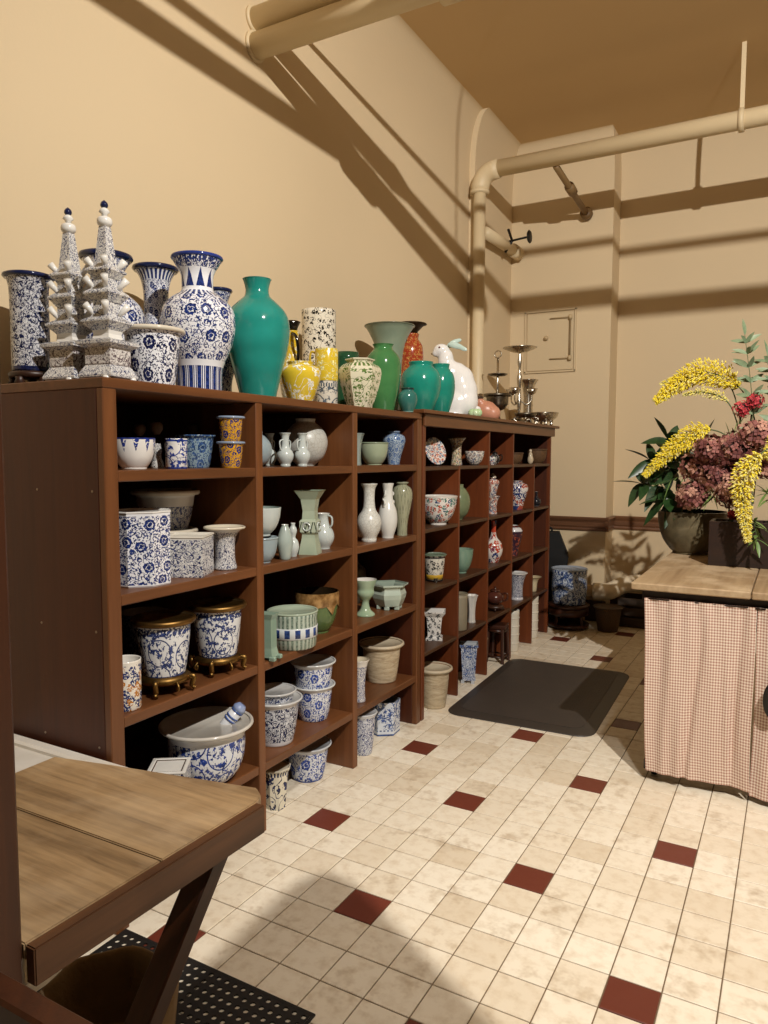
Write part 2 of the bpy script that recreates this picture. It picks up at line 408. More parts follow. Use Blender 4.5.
# ------------------------------------------------------------------ floor of square tiles
S = 0.15; OX, OY = -1.7816, 2.4740
floor = tag(box('floor', (WX-0.1, BX, BY, RY+0.1, -0.10, -0.004), m_plain('6b573f', 0.9, var=0.2)), kind='structure')
def m_tile(red):
    n = NT('red quarry tile' if red else 'cream tile'); p = n.pos()
    sn = n.node('ShaderNodeVectorMath', operation='SNAP'); n.link(n.vmath('SUBTRACT', p, (OX, OY, 0.05)), sn.inputs[0]); sn.inputs[1].default_value = (S, S, S)
    wn = n.node('ShaderNodeTexWhiteNoise', noise_dimensions='2D'); n.link(n.vmath('ADD', sn.outputs[0], (0.03, 0.03, 0)), wn.inputs['Vector'])
    a = n.noise(p, 22, 4, 0.6); st = n.noise(p, 5.5, 4, 0.65)
    if red: col = n.mix(wn.outputs[0], lin('5f2a1c'), lin('703526'))
    else:
        col = n.ramp(wn.outputs[0], [(0.0, lin('dacbb2')), (0.3, lin('e8dcc6')), (0.7, lin('eee4d0')), (1.0, lin('e2d5be'))])
        col = n.mix(n.ramp(a, [(0.45, (0, 0, 0, 1)), (0.8, (0.5, 0.5, 0.5, 1))]), col, lin('b79c76'))
        col = n.mix(n.ramp(st, [(0.56, (0, 0, 0, 1)), (0.78, (0.6, 0.6, 0.6, 1))]), col, lin('a08664'))
    n.bump(a, 0.05, 0.003)
    return n.done(col, n.math('MULTIPLY_ADD', a, 0.25, 0.30))
TM = [m_tile(False), m_tile(True)]
def tile_mesh(nm, m):
    h = S/2 - 0.0020; c = h - 0.0022
    V = [(x, y, -0.008) for x, y in ((-h, -h), (h, -h), (h, h), (-h, h))] + [(x, y, -0.0016) for x, y in ((-h, -h), (h, -h), (h, h), (-h, h))] + [(x, y, 0) for x, y in ((-c, -c), (c, -c), (c, c), (-c, c))]
    Fc = [(i, (i+1) % 4, 4+(i+1) % 4, 4+i) for i in range(4)] + [(4+i, 4+(i+1) % 4, 8+(i+1) % 4, 8+i) for i in range(4)] + [(8, 9, 10, 11)]
    me = bpy.data.meshes.new(nm); me.from_pydata(V, [], Fc); me.materials.append(m); me.update(); return me, V, Fc
tm0, TV, TF = tile_mesh('tile', TM[0]); tm1, _, _ = tile_mesh('red_tile', TM[1])
cells = []
for i in range(-6, 34):
    for j in range(-38, 33):
        cx, cy = OX + (i+0.5)*S, OY + (j+0.5)*S
        if not (WX < cx < BX and BY < cy < RY): continue
        red = i % 3 == 0 and j % 3 == 0 and (i//3 + j//3) % 2 == 0
        P = [project((cx+a*S/2, cy+b*S/2, 0)) for a, b in ((-1, -1), (1, -1), (1, 1), (-1, 1))]
        area = 0
        if all(P):
            mx_, my_ = sum(p[0] for p in P)/4, sum(p[1] for p in P)/4
            area = abs(sum(P[k][0]*P[(k+1) % 4][1] - P[(k+1) % 4][0]*P[k][1] for k in range(4)))/2
            if not (-10 < mx_ < 778 and 500 < my_ < 1034): area = 0
            if cx < -2.05 or (cx < -1.80 and cy < 2.2): area = 0
            if mx_ > 645 and my_ < 785: area = 0
        cells.append((area, cx, cy, red))
cells.sort(key=lambda c: -c[0])
RV, RF, RM = [], [], []
for k, (area, cx, cy, red) in enumerate(cells):
    if k < 300 and area > 0:
        o = bpy.data.objects.new('red_tile' if red else 'tile', tm1 if red else tm0); COL.objects.link(o)
        o.parent = floor; o.location = Vector((cx, cy, 0)) - floor.location
    else:
        b0 = len(RV); RV += [(x+cx, y+cy, z) for x, y, z in TV]; RF += [tuple(q+b0 for q in f) for f in TF]; RM += [1 if red else 0]*len(TF)
o = mesh('remaining_tiles', RV, RF, TM, floor, loc=-floor.location); o.data.polygons.foreach_set('material_index', RM); tag(o, 'small square cream and red tiles of the rest of the floor', kind='stuff')

# ------------------------------------------------------------------ pipes
PIPE = m_paint('d8c49e', 0.03, 0.5)
def arc(c, a, b, n=6):
    """quarter bend from point a round to b about corner c"""
    a, b, c = Vector(a), Vector(b), Vector(c)
    return [a*(1-t)**2 + c*2*t*(1-t) + b*t*t for t in [i/n for i in range(n+1)]]
t = thing('heating_pipe', 'thick painted pipe rising by the corner and turning along the back wall', 'pipe', (-2.435, 6.0, 0))
tube('riser', [(0, 0, 0.0), (0, 0, 3.80)], 0.052, PIPE, t, 16)
tube('elbow', arc((0, 0, 3.965), (0, 0, 3.80), (0.17, 0, 3.965)), 0.078, PIPE, t, 16)
tube('run', [(0.17, 0, 3.965), (5.7, 0, 3.965)], 0.067, PIPE, t, 18)
tube('collar', [(0, 0, 3.785), (0, 0, 3.81)], 0.082, PIPE, t, 16)
box('hanger_strap', (1.985, 2.015, -0.004, 0.004, 4.02, CZ), PIPE, t); lathe('hanger_ring', [(0.079, -0.018), (0.082, -0.018), (0.082, 0.018), (0.079, 0.018)], PIPE, t, (2.0, 0, 3.965), n=20, rot=(0, PI/2, 0))
t = thing('small_riser', 'thin painted pipe standing right beside the thick riser', 'pipe', (-2.47, 6.16, 0))
tube('run', [(0, 0, 0), (0, 0, 3.435)], 0.024, PIPE, t, 10)
t = thing('valve_pipe', 'short painted pipe with black shut-off valve in the back corner', 'pipe', (-2.42, 6.10, 3.49))
tube('run', [(0, 0, 0), (0, 0.70, 0.02)], 0.050, PIPE, t, 14); tube('sleeve', [(0.0, 0.70, 0.02), (0, 0.86, 0.02)], 0.062, PIPE, t, 14)
BLK = m_plain('15110d', 0.5)
tube('valve_stem', [(0.03, 0.52, 0.05), (0.22, 0.50, 0.06)], 0.010, BLK, t, 8); tube('valve_body', [(0.0, 0.50, -0.05), (0.06, 0.52, 0.05), (0.02, 0.52, 0.16)], 0.012, BLK, t, 8)
lathe('hand_wheel', [(0.0, 0.0), (0.05, 0.0), (0.06, 0.01), (0.05, 0.02), (0.0, 0.02)], BLK, t, (0.22, 0.50, 0.06), n=16, rot=(0, PI/2, 0))
t = thing('sprinkler_branch', 'brown branch pipe with couplings hanging under the long painted pipe', 'pipe', (-1.786, 6.02, 3.90))
tube('run', [(0, 0, 0), (0.02, 0.96, -0.12)], 0.026, m_plain('80643e'), t, 10); tube('coupling', [(0.01, 0.36, -0.045), (0.012, 0.48, -0.06)], 0.042, m_plain('80643e'), t, 10); tube('flange', [(0.02, 0.90, -0.113), (0.02, 0.95, -0.118)], 0.055, m_plain('6d5230'), t, 10)
t = thing('supply_pipe', 'lower thick painted pipe leaving the left wall near the ceiling', 'pipe', (WX, 3.16, 3.69))
tube('run', [(-0.02, 0, 0), (2.15, 0, 0)], 0.064, PIPE, t, 20)
tube('end_cap', [(2.13, 0, 0), (2.19, 0, 0), (2.21, 0, 0)], [0.070, 0.070, 0.05], PIPE, t, 18); box('hanger_strap', (2.02, 2.028, -.002, .002, .06, CZ-3.69), PIPE, t)
for cx_ in (1.12, 1.27): tube('coupling', [(cx_-.05, 0, -.012), (cx_+.05, 0, -.012)], 0.080, PIPE, t, 18)
lathe('wall_collar', [(.064, 0), (.076, 0.0), (.076, 0.012), (.064, 0.016)], PIPE, t, n=24, rot=(0, PI/2, 0))
t = thing('return_pipe', 'upper painted pipe leaving the left wall just above a thicker one', 'pipe', (WX, 3.16, 3.823))
tube('run', [(-0.02, 0, 0), (1.50, 0, 0)], 0.058, PIPE, t, 20); tube('reducer', [(1.50, 0, 0), (1.62, 0, -.004)], [0.062, 0.038], PIPE, t, 18); tube('slim_run', [(1.62, 0, -.004), (5.8, 0, -.012)], 0.034, PIPE, t, 14)
lathe('wall_collar', [(.058, 0), (.070, 0.0), (.070, 0.012), (.058, 0.016)], PIPE, t, n=24, rot=(0, PI/2, 0))
t = thing('conduit', 'thin painted conduit above the two thick pipes by the ceiling', 'conduit', (WX, 3.32, 3.985))
tube('run', [(0, 0, 0), (5.8, 0, 0)], 0.016, PIPE, t, 8)
for dy in (0.0, 0.07): tube('bracket', [(0.02, dy-0.05, -0.04), (0.02, dy-0.04, 0.04), (0.05, dy-0.02, 0.02)], 0.008, PIPE, t, 6)
# two pipes overhead, running parallel to the left wall and capped near the pipe pair
t = thing('overhead_pipe', 'painted capped pipe running overhead alongside the left wall', 'pipe', (-1.0, -2.9, 3.795))
tube('run', [(0, -0.3, 0), (0, 5.55, 0)], 0.040, PIPE, t, 14); blob('cap', [((0, 5.55, 0), (0.042, 0.09, 0.042))], PIPE, t, it=2)
t = thing('overhead_pipe', 'slimmer painted overhead pipe beside the capped one', 'pipe', (-1.0, -2.9, 3.90))
tube('run', [(0, -0.3, 0), (0, 5.2, 0.0), (0.0, 5.9, -0.05)], 0.022, PIPE, t, 12)
# low pipe along the back wall
t = thing('floor_pipe', 'low painted pipe with pale elbow joint running along the back wall', 'pipe', (-2.2, 6.86, 0.32))
LP = m_paint('b89c74')
tube('run', [(0.40, 0, -0.015), (0.62, 0, -0.01)], 0.060, LP, t, 14)
tube('elbow', bend([(0.60, 0, -0.01), (0.74, 0.02, 0.0), (0.84, 0.12, 0.05), (0.98, 0.22, 0.07)]), 0.078, m_paint('e4d6ba'), t, 14)
tube('run', [(0.96, 0.22, 0.07), (4.4, 0.22, 0.08)], 0.060, LP, t, 14)
for x in (0.5, 1.9): tube('support', [(x, 0.02 if x < 1 else 0.22, -0.32), (x, 0.02 if x < 1 else 0.22, -0.02)], 0.02, LP, t, 8)

# ------------------------------------------------------------------ cabinets of pigeonholes
CW = m_wood('532f17', '7e4e2b', 2, 7, 0.40); CWH = m_wood('4f2e17', '784a29', 1, 7, 0.40); CW_SHADED = m_wood('3a1606', '54260c', 2, 6, 0.5); CBK = m_wood('2a160b', '3d2212', 2, 6, 0.6)
CW2 = m_wood('50250f', '773c1c', 2, 7, 0.42); CWH2 = m_wood('3c2314', '5a3a22', 1, 7, 0.45)
FX, BK = -1.872, -2.49
def cabinet(label, y0, y1, ys, top, shelves, th, fx, wd, wh, skip, BK=BK):
    t = thing('pigeonhole_cabinet', label, 'cabinet', ((fx+BK)/2, (y0+y1)/2, 0)); L = t.location.copy()
    def b(nm, bb, m, bev=0.003): return box(nm, bb, m, t, bev, loc=tuple(-L))
    for k, (a, c) in enumerate(ys):
        nm = 'end_panel' if k in (0, len(ys)-1) else 'divider'
        z1 = top if k in (0, len(ys)-1) else (shelves[0] if k in skip else top)
        if nm == 'end_panel':
            b(nm, (BK+0.012, fx-.030, a, c, 0, z1), CW_SHADED); b('stile', (fx-.030, fx, a, c, 0, z1), wd)  # end panel wood is darkened to carry the shade on that side
        else: b(nm, (BK+0.012, fx, a, c, 0, z1), wd)
    cols = [(ys[k][1], ys[k+1][0]) for k in range(len(ys)-1)]
    for z in shelves:
        if skip and z == shelves[0]:
            b('shelf', (BK+0.012, fx-0.003, ys[0][1], ys[2][0], z-th, z), wh); b('shelf', (BK+0.012, fx-0.003, ys[2][1], ys[3][0], z-th, z), wh); b('shelf', (BK+0.012, fx-0.003, ys[3][1], ys[-1][0], z-th, z), wh)
        else:
            for (a, c) in cols: b('shelf', (BK+0.012, fx-0.003, a, c, z-th, z), wh)
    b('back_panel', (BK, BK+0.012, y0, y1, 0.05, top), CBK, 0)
    return t, b
YS1 = [(1.566, 1.620), (2.303, 2.345), (3.035, 3.077), (3.733, 3.785)]
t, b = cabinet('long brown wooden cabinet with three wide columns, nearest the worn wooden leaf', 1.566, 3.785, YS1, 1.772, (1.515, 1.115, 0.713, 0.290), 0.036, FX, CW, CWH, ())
b('top_board', (BK, FX+0.002, 1.566, 3.785, 1.772, 1.805), CWH)
for (yy, zz) in ((1.566, 1.45), (1.566, 1.0), (1.566, 0.62)):
    for xx in (-1.93, -2.2):
        lathe('screw', [(0.004, 0), (0.004, 0.0015), (0, 0.002)], m_metal('a09080'), t, (xx-t.location.x, 1.566-t.location.y, zz), n=8, rot=(PI/2, 0, 0))
YS2 = [(3.800, 3.838), (4.322, 4.342), (4.842, 4.862), (5.345, 5.365), (5.862, 5.882), (6.305, 6.335)]
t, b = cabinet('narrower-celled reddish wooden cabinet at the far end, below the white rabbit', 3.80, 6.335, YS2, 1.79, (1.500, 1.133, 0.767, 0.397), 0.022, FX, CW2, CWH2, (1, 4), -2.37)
b('top_board', (-2.37, FX+0.035, 3.745, 6.46, 1.806, 1.828), CWH); b('frieze', (FX-0.02, FX+0.012, 3.80, 6.40, 1.735, 1.806), CWH)

# ------------------------------------------------------------------ ceramics
W, B = 'e9eaee', '24356f'
SH = dict(
 baluster=[(.62, 0), (.62, .10), (.66, .2), (.9, .36), (1, .5), (.95, .62), (.7, .70), (.45, .745), (.42, .8), (.44, .88), (.62, .965), (.66, 1)],
 tallbal=[(.55, 0), (.58, .05), (.72, .2), (.93, .42), (1, .6), (.9, .72), (.6, .81), (.40, .86), (.36, .92), (.42, .985), (.45, 1)],
 jar=[(.6, 0), (.66, .08), (.9, .38), (1, .62), (.92, .80), (.6, .91), (.52, .94), (.54, .98), (.6, 1)],
 squat=[(.55, 0), (.62, .06), (.92, .35), (1, .58), (.9, .78), (.62, .90), (.58, .93), (.62, 1)],
 ginger=[(.55, 0), (.58, .05), (.85, .4), (1, .72), (.9, .86), (.62, .93), (.6, .95), (.66, 1)],
 meiping=[(.5, 0), (.52, .05), (.62, .25), (.88, .55), (1, .75), (.85, .88), (.45, .945), (.40, .965), (.5, 1)],
 slimmei=[(.52, 0), (.50, .05), (.55, .25), (.85, .55), (1, .76), (.85, .89), (.5, .945), (.46, .965), (.56, 1)],
 trumpet=[(.55, 0), (.6, .04), (.52, .2), (.5, .45), (.52, .7), (.7, .88), (1, .985), (1, 1)],
 beaker=[(.7, 0), (.75, .05), (.72, .25), (.95, .36), (.98, .45), (.68, .52), (.60, .6), (.58, .8), (.72, .92), (1, .99), (1, 1)],
 flaretop=[(.38, 0), (.42, .1), (.46, .35), (.5, .6), (.62, .8), (.88, .95), (1, .99), (1, 1)],
 cylinder=[(.95, 0), (.98, .02), (.98, .5), (1, .97), (1, 1)],
 cylflare=[(.78, 0), (.80, .03), (.80, .5), (.82, .88), (.98, .985), (1, 1)],
 bowl=[(.45, 0), (.45, .08), (.50, .1), (.75, .3), (.93, .62), (1, .95), (1, 1)],
 deepbowl=[(.55, 0), (.55, .06), (.62, .09), (.85, .35), (.97, .7), (1, .96), (1, 1)],
 lipbowl=[(.5, 0), (.55, .03), (.72, .2), (.82, .45), (.84, .7), (.84, .86), (.92, .95), (1, .985), (1, 1)],
 pot=[(.66, 0), (.68, .03), (.78, .4), (.86, .8), (.88, .9), (.97, .94), (1, .97), (1, 1)],
 lippot=[(.62, 0), (.66, .03), (.76, .3), (.86, .75), (.88, .88), (1, .965), (1, 1)],
 tulip=[(.62, 0), (.62, .06), (.58, .1), (.56, .35), (.64, .65), (.85, .9), (1, .985), (1, 1)],
 bottle=[(.55, 0), (.6, .03), (.9, .18), (1, .32), (.85, .46), (.42, .58), (.28, .68), (.26, .88), (.34, .98), (.38, 1)],
 pear=[(.62, 0), (.64, .05), (.9, .2), (1, .34), (.9, .5), (.6, .66), (.50, .78), (.50, .9), (.60, .98), (.62, 1)],
 vaseneck=[(.58, 0), (.62, .04), (.60, .08), (.88, .2), (1, .33), (.85, .45), (.55, .55), (.45, .7), (.48, .9), (.66, .98), (.68, 1)],
 sphere=[(.4, 0), (.45, .04), (.8, .18), (1, .45), (.92, .68), (.62, .86), (.44, .92), (.46, 1)],
 gourd=[(.6, 0), (.66, .04), (.95, .2), (1, .32), (.8, .47), (.42, .56), (.5, .65), (.66, .74), (.6, .84), (.34, .92), (.4, 1)],
 smallb=[(.6, 0), (.7, .05), (1, .42), (.95, .6), (.6, .86), (.42, .95), (.45, 1)],
 goblet=[(.85, 0), (.85, .05), (.5, .15), (.34, .3), (.36, .42), (.7, .55), (.8, .65), (.75, .74), (.92, .9), (1, .98), (1, 1)],
 hexpot=[(.62, 0), (.70, .03), (.86, .35), (.9, .55), (.80, .75), (.82, .86), (1, .93), (1, 1)],
 sqpot=[(.62, 0), (.66, .03), (.72, .3), (.84, .8), (.86, .9), (1, .95), (1, 1)],
 boxpot=[(.98, 0), (1, .03), (1, .97), (1, 1)],
 sqflare=[(.75, 0), (.75, .08), (.58, .12), (.6, .4), (.7, .8), (1, .97), (1, 1)],
 shaker=[(.9, 0), (1, .06), (.85, .2), (.6, .35), (.7, .5), (.6, .62), (.5, .72)],
 crock=[(.9, 0), (.95, .03), (1, .5), (.98, .85), (1, .9), (1, 1)],
 gu=[(.72, 0), (.70, .04), (.52, .26), (.50, .32), (.58, .33), (.58, .54), (.50, .55), (.46, .68), (.58, .86), (.92, .98), (1, 1)],
)
SOFT = {k for k in SH if k not in ('boxpot', 'gu', 'crock', 'cylinder', 'hexpot', 'sqpot', 'sqflare')}
def vessel(name, label, cat, x, y, z, R, H, shape, mat, inner='e4e0d8', n=40, rz=0.0, rim=None, rimr=0.004, foot=None, group=None, wob=None, th=None, parts=None, sx=1.0, sy=1.0, lid=None):
    if z > 1.8: H -= .24*SH[shape][-1][0]*R      # rim height was read at the near lip
    sh = [(r*R, h*H) for r, h in SH[shape]]
    if shape in SOFT: sh = curve_prof(sh, 3)
    th = th or max(0.003, 0.05*R); k = len(sh)
    inn = []
    for (r, h) in reversed(sh):
        if h < 0.07*H: break
        inn.append((max(r-th, 0.002), h))
    prof = sh + inn + [(0.0, inn[-1][1]-0.002)]
    im = m_glaze(inner) if isinstance(inner, str) else inner
    multi = rim or foot or parts or lid
    root = thing(name, label, cat, (x, y, z), rz, group) if multi else None
    o = lathe('body' if multi else name, prof, [mat, im], root, (0, 0, 0) if multi else (x, y, z), n=n, rz=0 if multi else rz, inner_from=k-1, wob=wob, sx=sx, sy=sy)
    if not multi: return tag(o, label, cat, group)
    rt_ = sh[-1][0]
    if rim: lathe('rim', [(rt_-th-0.001, H-rimr), (rt_-th*0.5, H+rimr*0.9), (rt_+rimr*0.6, H+rimr*0.5), (rt_+rimr*0.9, H-rimr*0.6), (rt_, H-rimr*1.6)], rim, root, n=n, wob=wob, sx=sx, sy=sy)
    if foot: lathe('foot_ring', [(sh[0][0]+0.001, 0.0), (sh[0][0]+0.003, 0.004), (sh[0][0]+0.0025, 0.010), (sh[0][0]+0.0005, 0.014)], foot, root, n=n, sx=sx, sy=sy)
    if parts: parts(root, R, H)
    return root
V = vessel
DK = m_glaze('161d3c', '1d2750')
def brass_stand(root, R, H):
    br = m_metal('8a6a3a', 0.35, 0.6)
    lathe('stand', [(0.60*R, -0.012), (0.80*R, -0.010), (0.86*R, 0.004), (0.74*R, 0.016), (0.66*R, 0.016)], br, root, n=28)
    for q in range(4):
        a = q*PI/2 + 0.5; c, s = math.cos(a), math.sin(a)
        tube('stand_foot', bend([(0.70*R*c, 0.70*R*s, -0.004), (0.98*R*c, 0.98*R*s, 0.004), (0.92*R*c, 0.92*R*s, -0.030), (1.02*R*c, 1.02*R*s, -0.040)], 4), [0.010]*9 + [0.008]*3 + [0.012], br, root, 8)
        a += PI/4; c, s = math.cos(a), math.sin(a)
        tube('scroll', bend([(0.80*R*c, 0.80*R*s, 0.0), (0.95*R*c, 0.95*R*s, -0.018), (0.86*R*c, 0.86*R*s, -0.030), (0.84*R*c, 0.84*R*s, -0.014)], 4), 0.005, br, root, 6)

# -- top of the near cabinet
Z1 = 1.805
def wood_feet(root, R, H):
    wd = m_wood('24140a', '40261a', 2, 9)
    lathe('wooden_stand', [(0.7*R, -0.022), (0.92*R, -0.020), (0.96*R, -0.008), (0.86*R, -0.001)], wd, root, n=24)
    for q in range(5):
        a = q*2*PI/5; lathe('stand_foot', [(0.012, -0.046), (0.020, -0.042), (0.014, -0.03), (0.016, -0.02)], wd, root, (0.78*R*math.cos(a), 0.78*R*math.sin(a), 0), n=10)
V('cylinder_vase', 'tall straight blue-and-white vase with dark flared lip on a carved wood stand', 'vase', -2.335, 1.655, Z1+0.046, .078, .345, 'cylflare', m_porc('d8d8da', '20264a', 'dense', 30, ((0, .05, 'solid'),), fill=.75), rim=DK, rimr=.006, parts=wood_feet)
def pagoda(label, x, y):
    t = thing('pagoda_flower_tower', label, 'tulip vase', (x, y, Z1), 0, 'pagoda tulip towers')
    pm = m_porc('e6e4de', '2b3560', 'dense', 55, (), fill=.5); pw = m_glaze('eae7e0'); pb = m_porc('e4e0da', '5a4a52', 'dense', 45, (), fill=.6)
    k = 1/1550.0
    def zz(py): return (960-py)*k
    def sq(nm, pts, m): return lathe(nm, [(r, zz(p)) for r, p in pts], m, t, n=4, rz=0)
    sq('base_plate', [(.066, 940), (.067, 930), (.063, 915), (.052, 885), (.050, 880)], pm)
    sq('base_box', [(.046, 882), (.050, 872), (.050, 800), (.052, 790)], pb)
    sq('cornice', [(.052, 792), (.070, 775), (.071, 760), (.060, 752), (.040, 742)], pm)
    sq('waist', [(.034, 745), (.031, 720), (.034, 700)], pw)
    for (w0, yb, yr, yt, wt) in ((.058, 702, 655, 560, .030), (.051, 562, 515, 440, .028), (.046, 442, 400, 370, .024)):
        sq('tier_roof', [(wt+.004, yb), (w0-.004, yr+14), (w0, yr+8), (w0, yr), (wt+.006, yr-22), (wt+.004, yr-30)], pm)
        sq('tier_body', [(wt, yr-24), (wt, yt+4), (wt+.004, yt)], pm)
        for q in range(4):
            a = PI/4 + q*PI/2; c, s = math.cos(a), math.sin(a); r0 = wt*1.25; zb = zz((yr-24+yt)/2 + 14) if yt > 380 else zz(yr-14)
            V_, F_ = tube_data([(r0*c, r0*s, zb-.008), ((r0+.018)*c, (r0+.018)*s, zb+.012), ((r0+.030)*c, (r0+.030)*s, zb+.026)], [.007, .010, .0125], 10)
            mesh('spout', V_, F_, pw, t, smooth=True)
    sq('obelisk', [(.025, 372), (.013, 182)], pm)
    lathe('globe', curve_prof([(.013, zz(184)), (.022, zz(172)), (.0245, zz(158)), (.022, zz(140)), (.010, zz(130))], 3), pw, t, n=20)
    lathe('cap', [(.009, zz(132)), (.010, zz(118)), (.018, zz(108)), (.012, zz(94)), (.007, zz(88))], pw, t, n=16)
    lathe('finial', curve_prof([(.007, zz(90)), (.0125, zz(78)), (.010, zz(62)), (0.0, zz(48))], 3), DK, t, n=14)
    for q in range(4):
        a = PI/4 + q*PI/2; lathe('foot', [(.010, 0), (.014, .006), (.011, .016)], pw, t, (.075*math.cos(a), .075*math.sin(a), 0), n=10)
    return t
pagoda('white and blue pagoda tulip tower, the left one set slightly back', -2.165, 1.690)
pagoda('white and blue pagoda tulip tower at the front corner, spire highest', -2.000, 1.700)
V('baluster_vase', 'blue-and-white vase with wide dark mouth hidden behind the pagoda towers', 'vase', -2.365, 2.012, Z1, .140, .548, 'baluster', m_porc(W, B, 'scroll', 24, ((0, .1, 'petal'), (.75, .95, 'dense'))), rim=DK, rimr=.010)
V('trumpet_vase', 'blue-and-white trumpet vase with flared dark lip behind the round planter', 'vase', -2.33, 2.232, Z1, .086, .545, 'beaker', m_porc(W, B, 'scroll', 40, ((.9, .97, 'dots'),)), rim=DK, rimr=.008)
V('planter', 'round blue-and-white planter with cream lip at the front of the cabinet top', 'planter', -1.995, 1.89, Z1, .108, .222, 'pot', m_porc(W, '20264e', 'scroll', 24), rim=m_glaze('d9d0bd'), rimr=.007)
V('baluster_vase', 'large blue-and-white baluster vase with lappet band at its foot', 'vase', -2.04, 2.167, Z1, .142, .538, 'baluster', m_porc(W, B, 'scroll', 25, ((0, .19, 'petal'), (.19, .235, 'white'), (.70, .745, 'dots'), (.745, .775, 'white'), (.775, .91, 'leaf'), (.935, 1.1, 'mottle'))), rim=m_glaze('2a3c86'), rimr=.006)
V('vase', 'blue-and-white vase mostly hidden behind the large baluster vase', 'vase', -2.32, 2.60, Z1, .085, .520, 'baluster', m_porc(W, B, 'dense', 28), rim=DK, rimr=.007)
V('tall_green_vase', 'large emerald green glazed vase with short neck', 'vase', -2.06, 2.552, Z1, .139, .531, 'tallbal', m_glaze('2a9488', '1f7d72', .10, 5, rings=60), inner='0d5c48')
V('small_jar', 'small blue and white jar low behind the big green vase', 'jar', -2.22, 2.42, Z1, .045, .12, 'jar', m_porc(W, B, 'dense', 30))
def ewer_parts(root, R, H):
    bk = m_glaze('17130f'); tube('handle', bend([(0.2*R, -0.02, H*.97), (1.0*R, -.05, H*.90), (1.1*R, -.04, H*.72), (.8*R, -.02, H*.60)]), .008, bk, root, 8)
    lathe('spout_mouth', [(.42*R, H), (.5*R, H+.02), (.72*R, H+.045), (.6*R, H+.05)], bk, root, n=20)
V('ewer', 'yellow ewer with black mouth and handle behind the yellow jar', 'ewer', -2.25, 3.06, Z1, .062, .395, 'pear', m_porc('d8b52c', 'efe6c8', 'sprig', 22, ((0, .3, 'solid'),)), parts=ewer_parts)
V('cylinder_vase', 'cream cylinder vase covered in black floral sprays', 'vase', -2.31, 3.39, Z1, .094, .572, 'cylinder', m_porc('e8e0cc', '1d1b18', 'sprig', 30), inner='d8d0bc')
V('ginger_jar', 'round yellow jar with pale painted branches', 'jar', -2.03, 2.826, Z1, .096, .207, 'ginger', m_porc('dfc238', 'f2ead0', 'sprig', 16), inner='cdb040')
def ring_handle(root, R, H): tube('handle', bend([(-.9*R, 0, H*.92), (-1.5*R, -.01, H*.97), (-1.6*R, -.01, H*.8), (-.95*R, 0, H*.70)]), .006, m_glaze('d8b83a'), root, 8)
V('brush_pot', 'yellow over white cylinder vase with painted landscape', 'vase', -2.12, 3.179, Z1, .058, .316, 'cylinder', m_porc('dcd6c6', '55606a', 'land', 22, ((.0, .06, 'solid'), (.36, .42, 'dots'), )), parts=lambda r, R, H: (lathe('upper_band', [(R*1.005, H*.46), (R*1.02, H*.47), (R*1.03, H*.99), (R*1.0, H*1.002)], m_porc('e0c234', 'efe2a8', 'sprig', 30), r, n=32), ring_handle(r, R, H)))
V('green_jar', 'dark green cylinder jar behind the cream flowered vase', 'jar', -2.285, 3.635, Z1, .070, .368, 'crock', m_glaze('2c5a3c', '234a30', rings=40), inner='1c3524')
V('panel_vase', 'cream six-sided vase with green flower sprays', 'vase', -1.99, 3.295, Z1, .097, .270, 'ginger', m_porc('e2dcc0', '5f7a3c', 'sprig', 26, ((0, .1, 'lozenge'), (.84, .92, 'dots'))), n=6, rz=.2, rim=m_glaze('e0dac0'))
V('green_jar', 'tall mid-green glazed jar with narrow collar', 'jar', -2.045, 3.637, Z1, .101, .395, 'jar', m_glaze('4f8a52', '3f7646', rings=25), inner='2b4d30')
V('flared_vase', 'grey-green vase with very wide flared mouth at the back', 'vase', -2.275, 4.130, 1.828, .158, .592, 'flaretop', m_glaze('8f9c86', '7d8c78', .3), inner='6d7866', rim=m_glaze('6a6f5a'))
V('red_vase', 'brick red vase with gold specks and dark flaring mouth', 'vase', -2.265, 4.40, 1.828, .087, .555, 'ginger', m_porc('9c3c24', 'c08a4a', 'sprig', 40), parts=lambda r, R, H: lathe('mouth', [(.5*R, H*.98), (.55*R, H+.015), (1.0*R, H+.055), (1.25*R, H+.062), (1.2*R, H+.068), (.5*R, H+.03)], m_metal('4a3a28', .45, .6), r, n=24))
def teapot_parts(c):
    def f(root, R, H):
        tube('handle', bend([(.75*R, 0, H*.78), (1.35*R, 0, H*.85), (1.4*R, 0, H*.45), (.85*R, 0, H*.30)]), .12*R, c, root, 8)
        V_, F_ = tube_data(bend([(-.8*R, 0, H*.35), (-1.2*R, 0, H*.55), (-1.45*R, 0, H*.92)]), [.22*R]*5+[.16*R]*4+[.10*R]*4, 10); mesh('spout', V_, F_, c, root, smooth=True)
        lathe('lid', curve_prof([(.56*R, H*.97), (.50*R, H*1.06), (.15*R, H*1.14), (.1*R, H*1.2), (.17*R, H*1.27), (0, H*1.32)], 3), c, root, n=20)
    return f
V('lidded_pot', 'small dark teal pot with a pale foot at the cabinet joint', 'pot', -1.898, 3.655, Z1, .054, .140, 'squat', m_glaze('3f7a70', '2c5f5a'), inner='1c3a36', foot=m_glaze('8ab0a8'), rim=m_glaze('1d3b38'))
V('teal_jar', 'squat bright teal jar in front of the white rabbit', 'jar', -1.99, 4.005, 1.828, .121, .316, 'squat', m_glaze('279480', '1e7c6c', rings=40), inner='0d5c48')
V('teal_jar', 'teal jar half hidden behind the squat teal jar', 'jar', -1.985, 4.275, 1.828, .092, .328, 'squat', m_glaze('27907c', '1e7868', rings=40), inner='0d5c48')

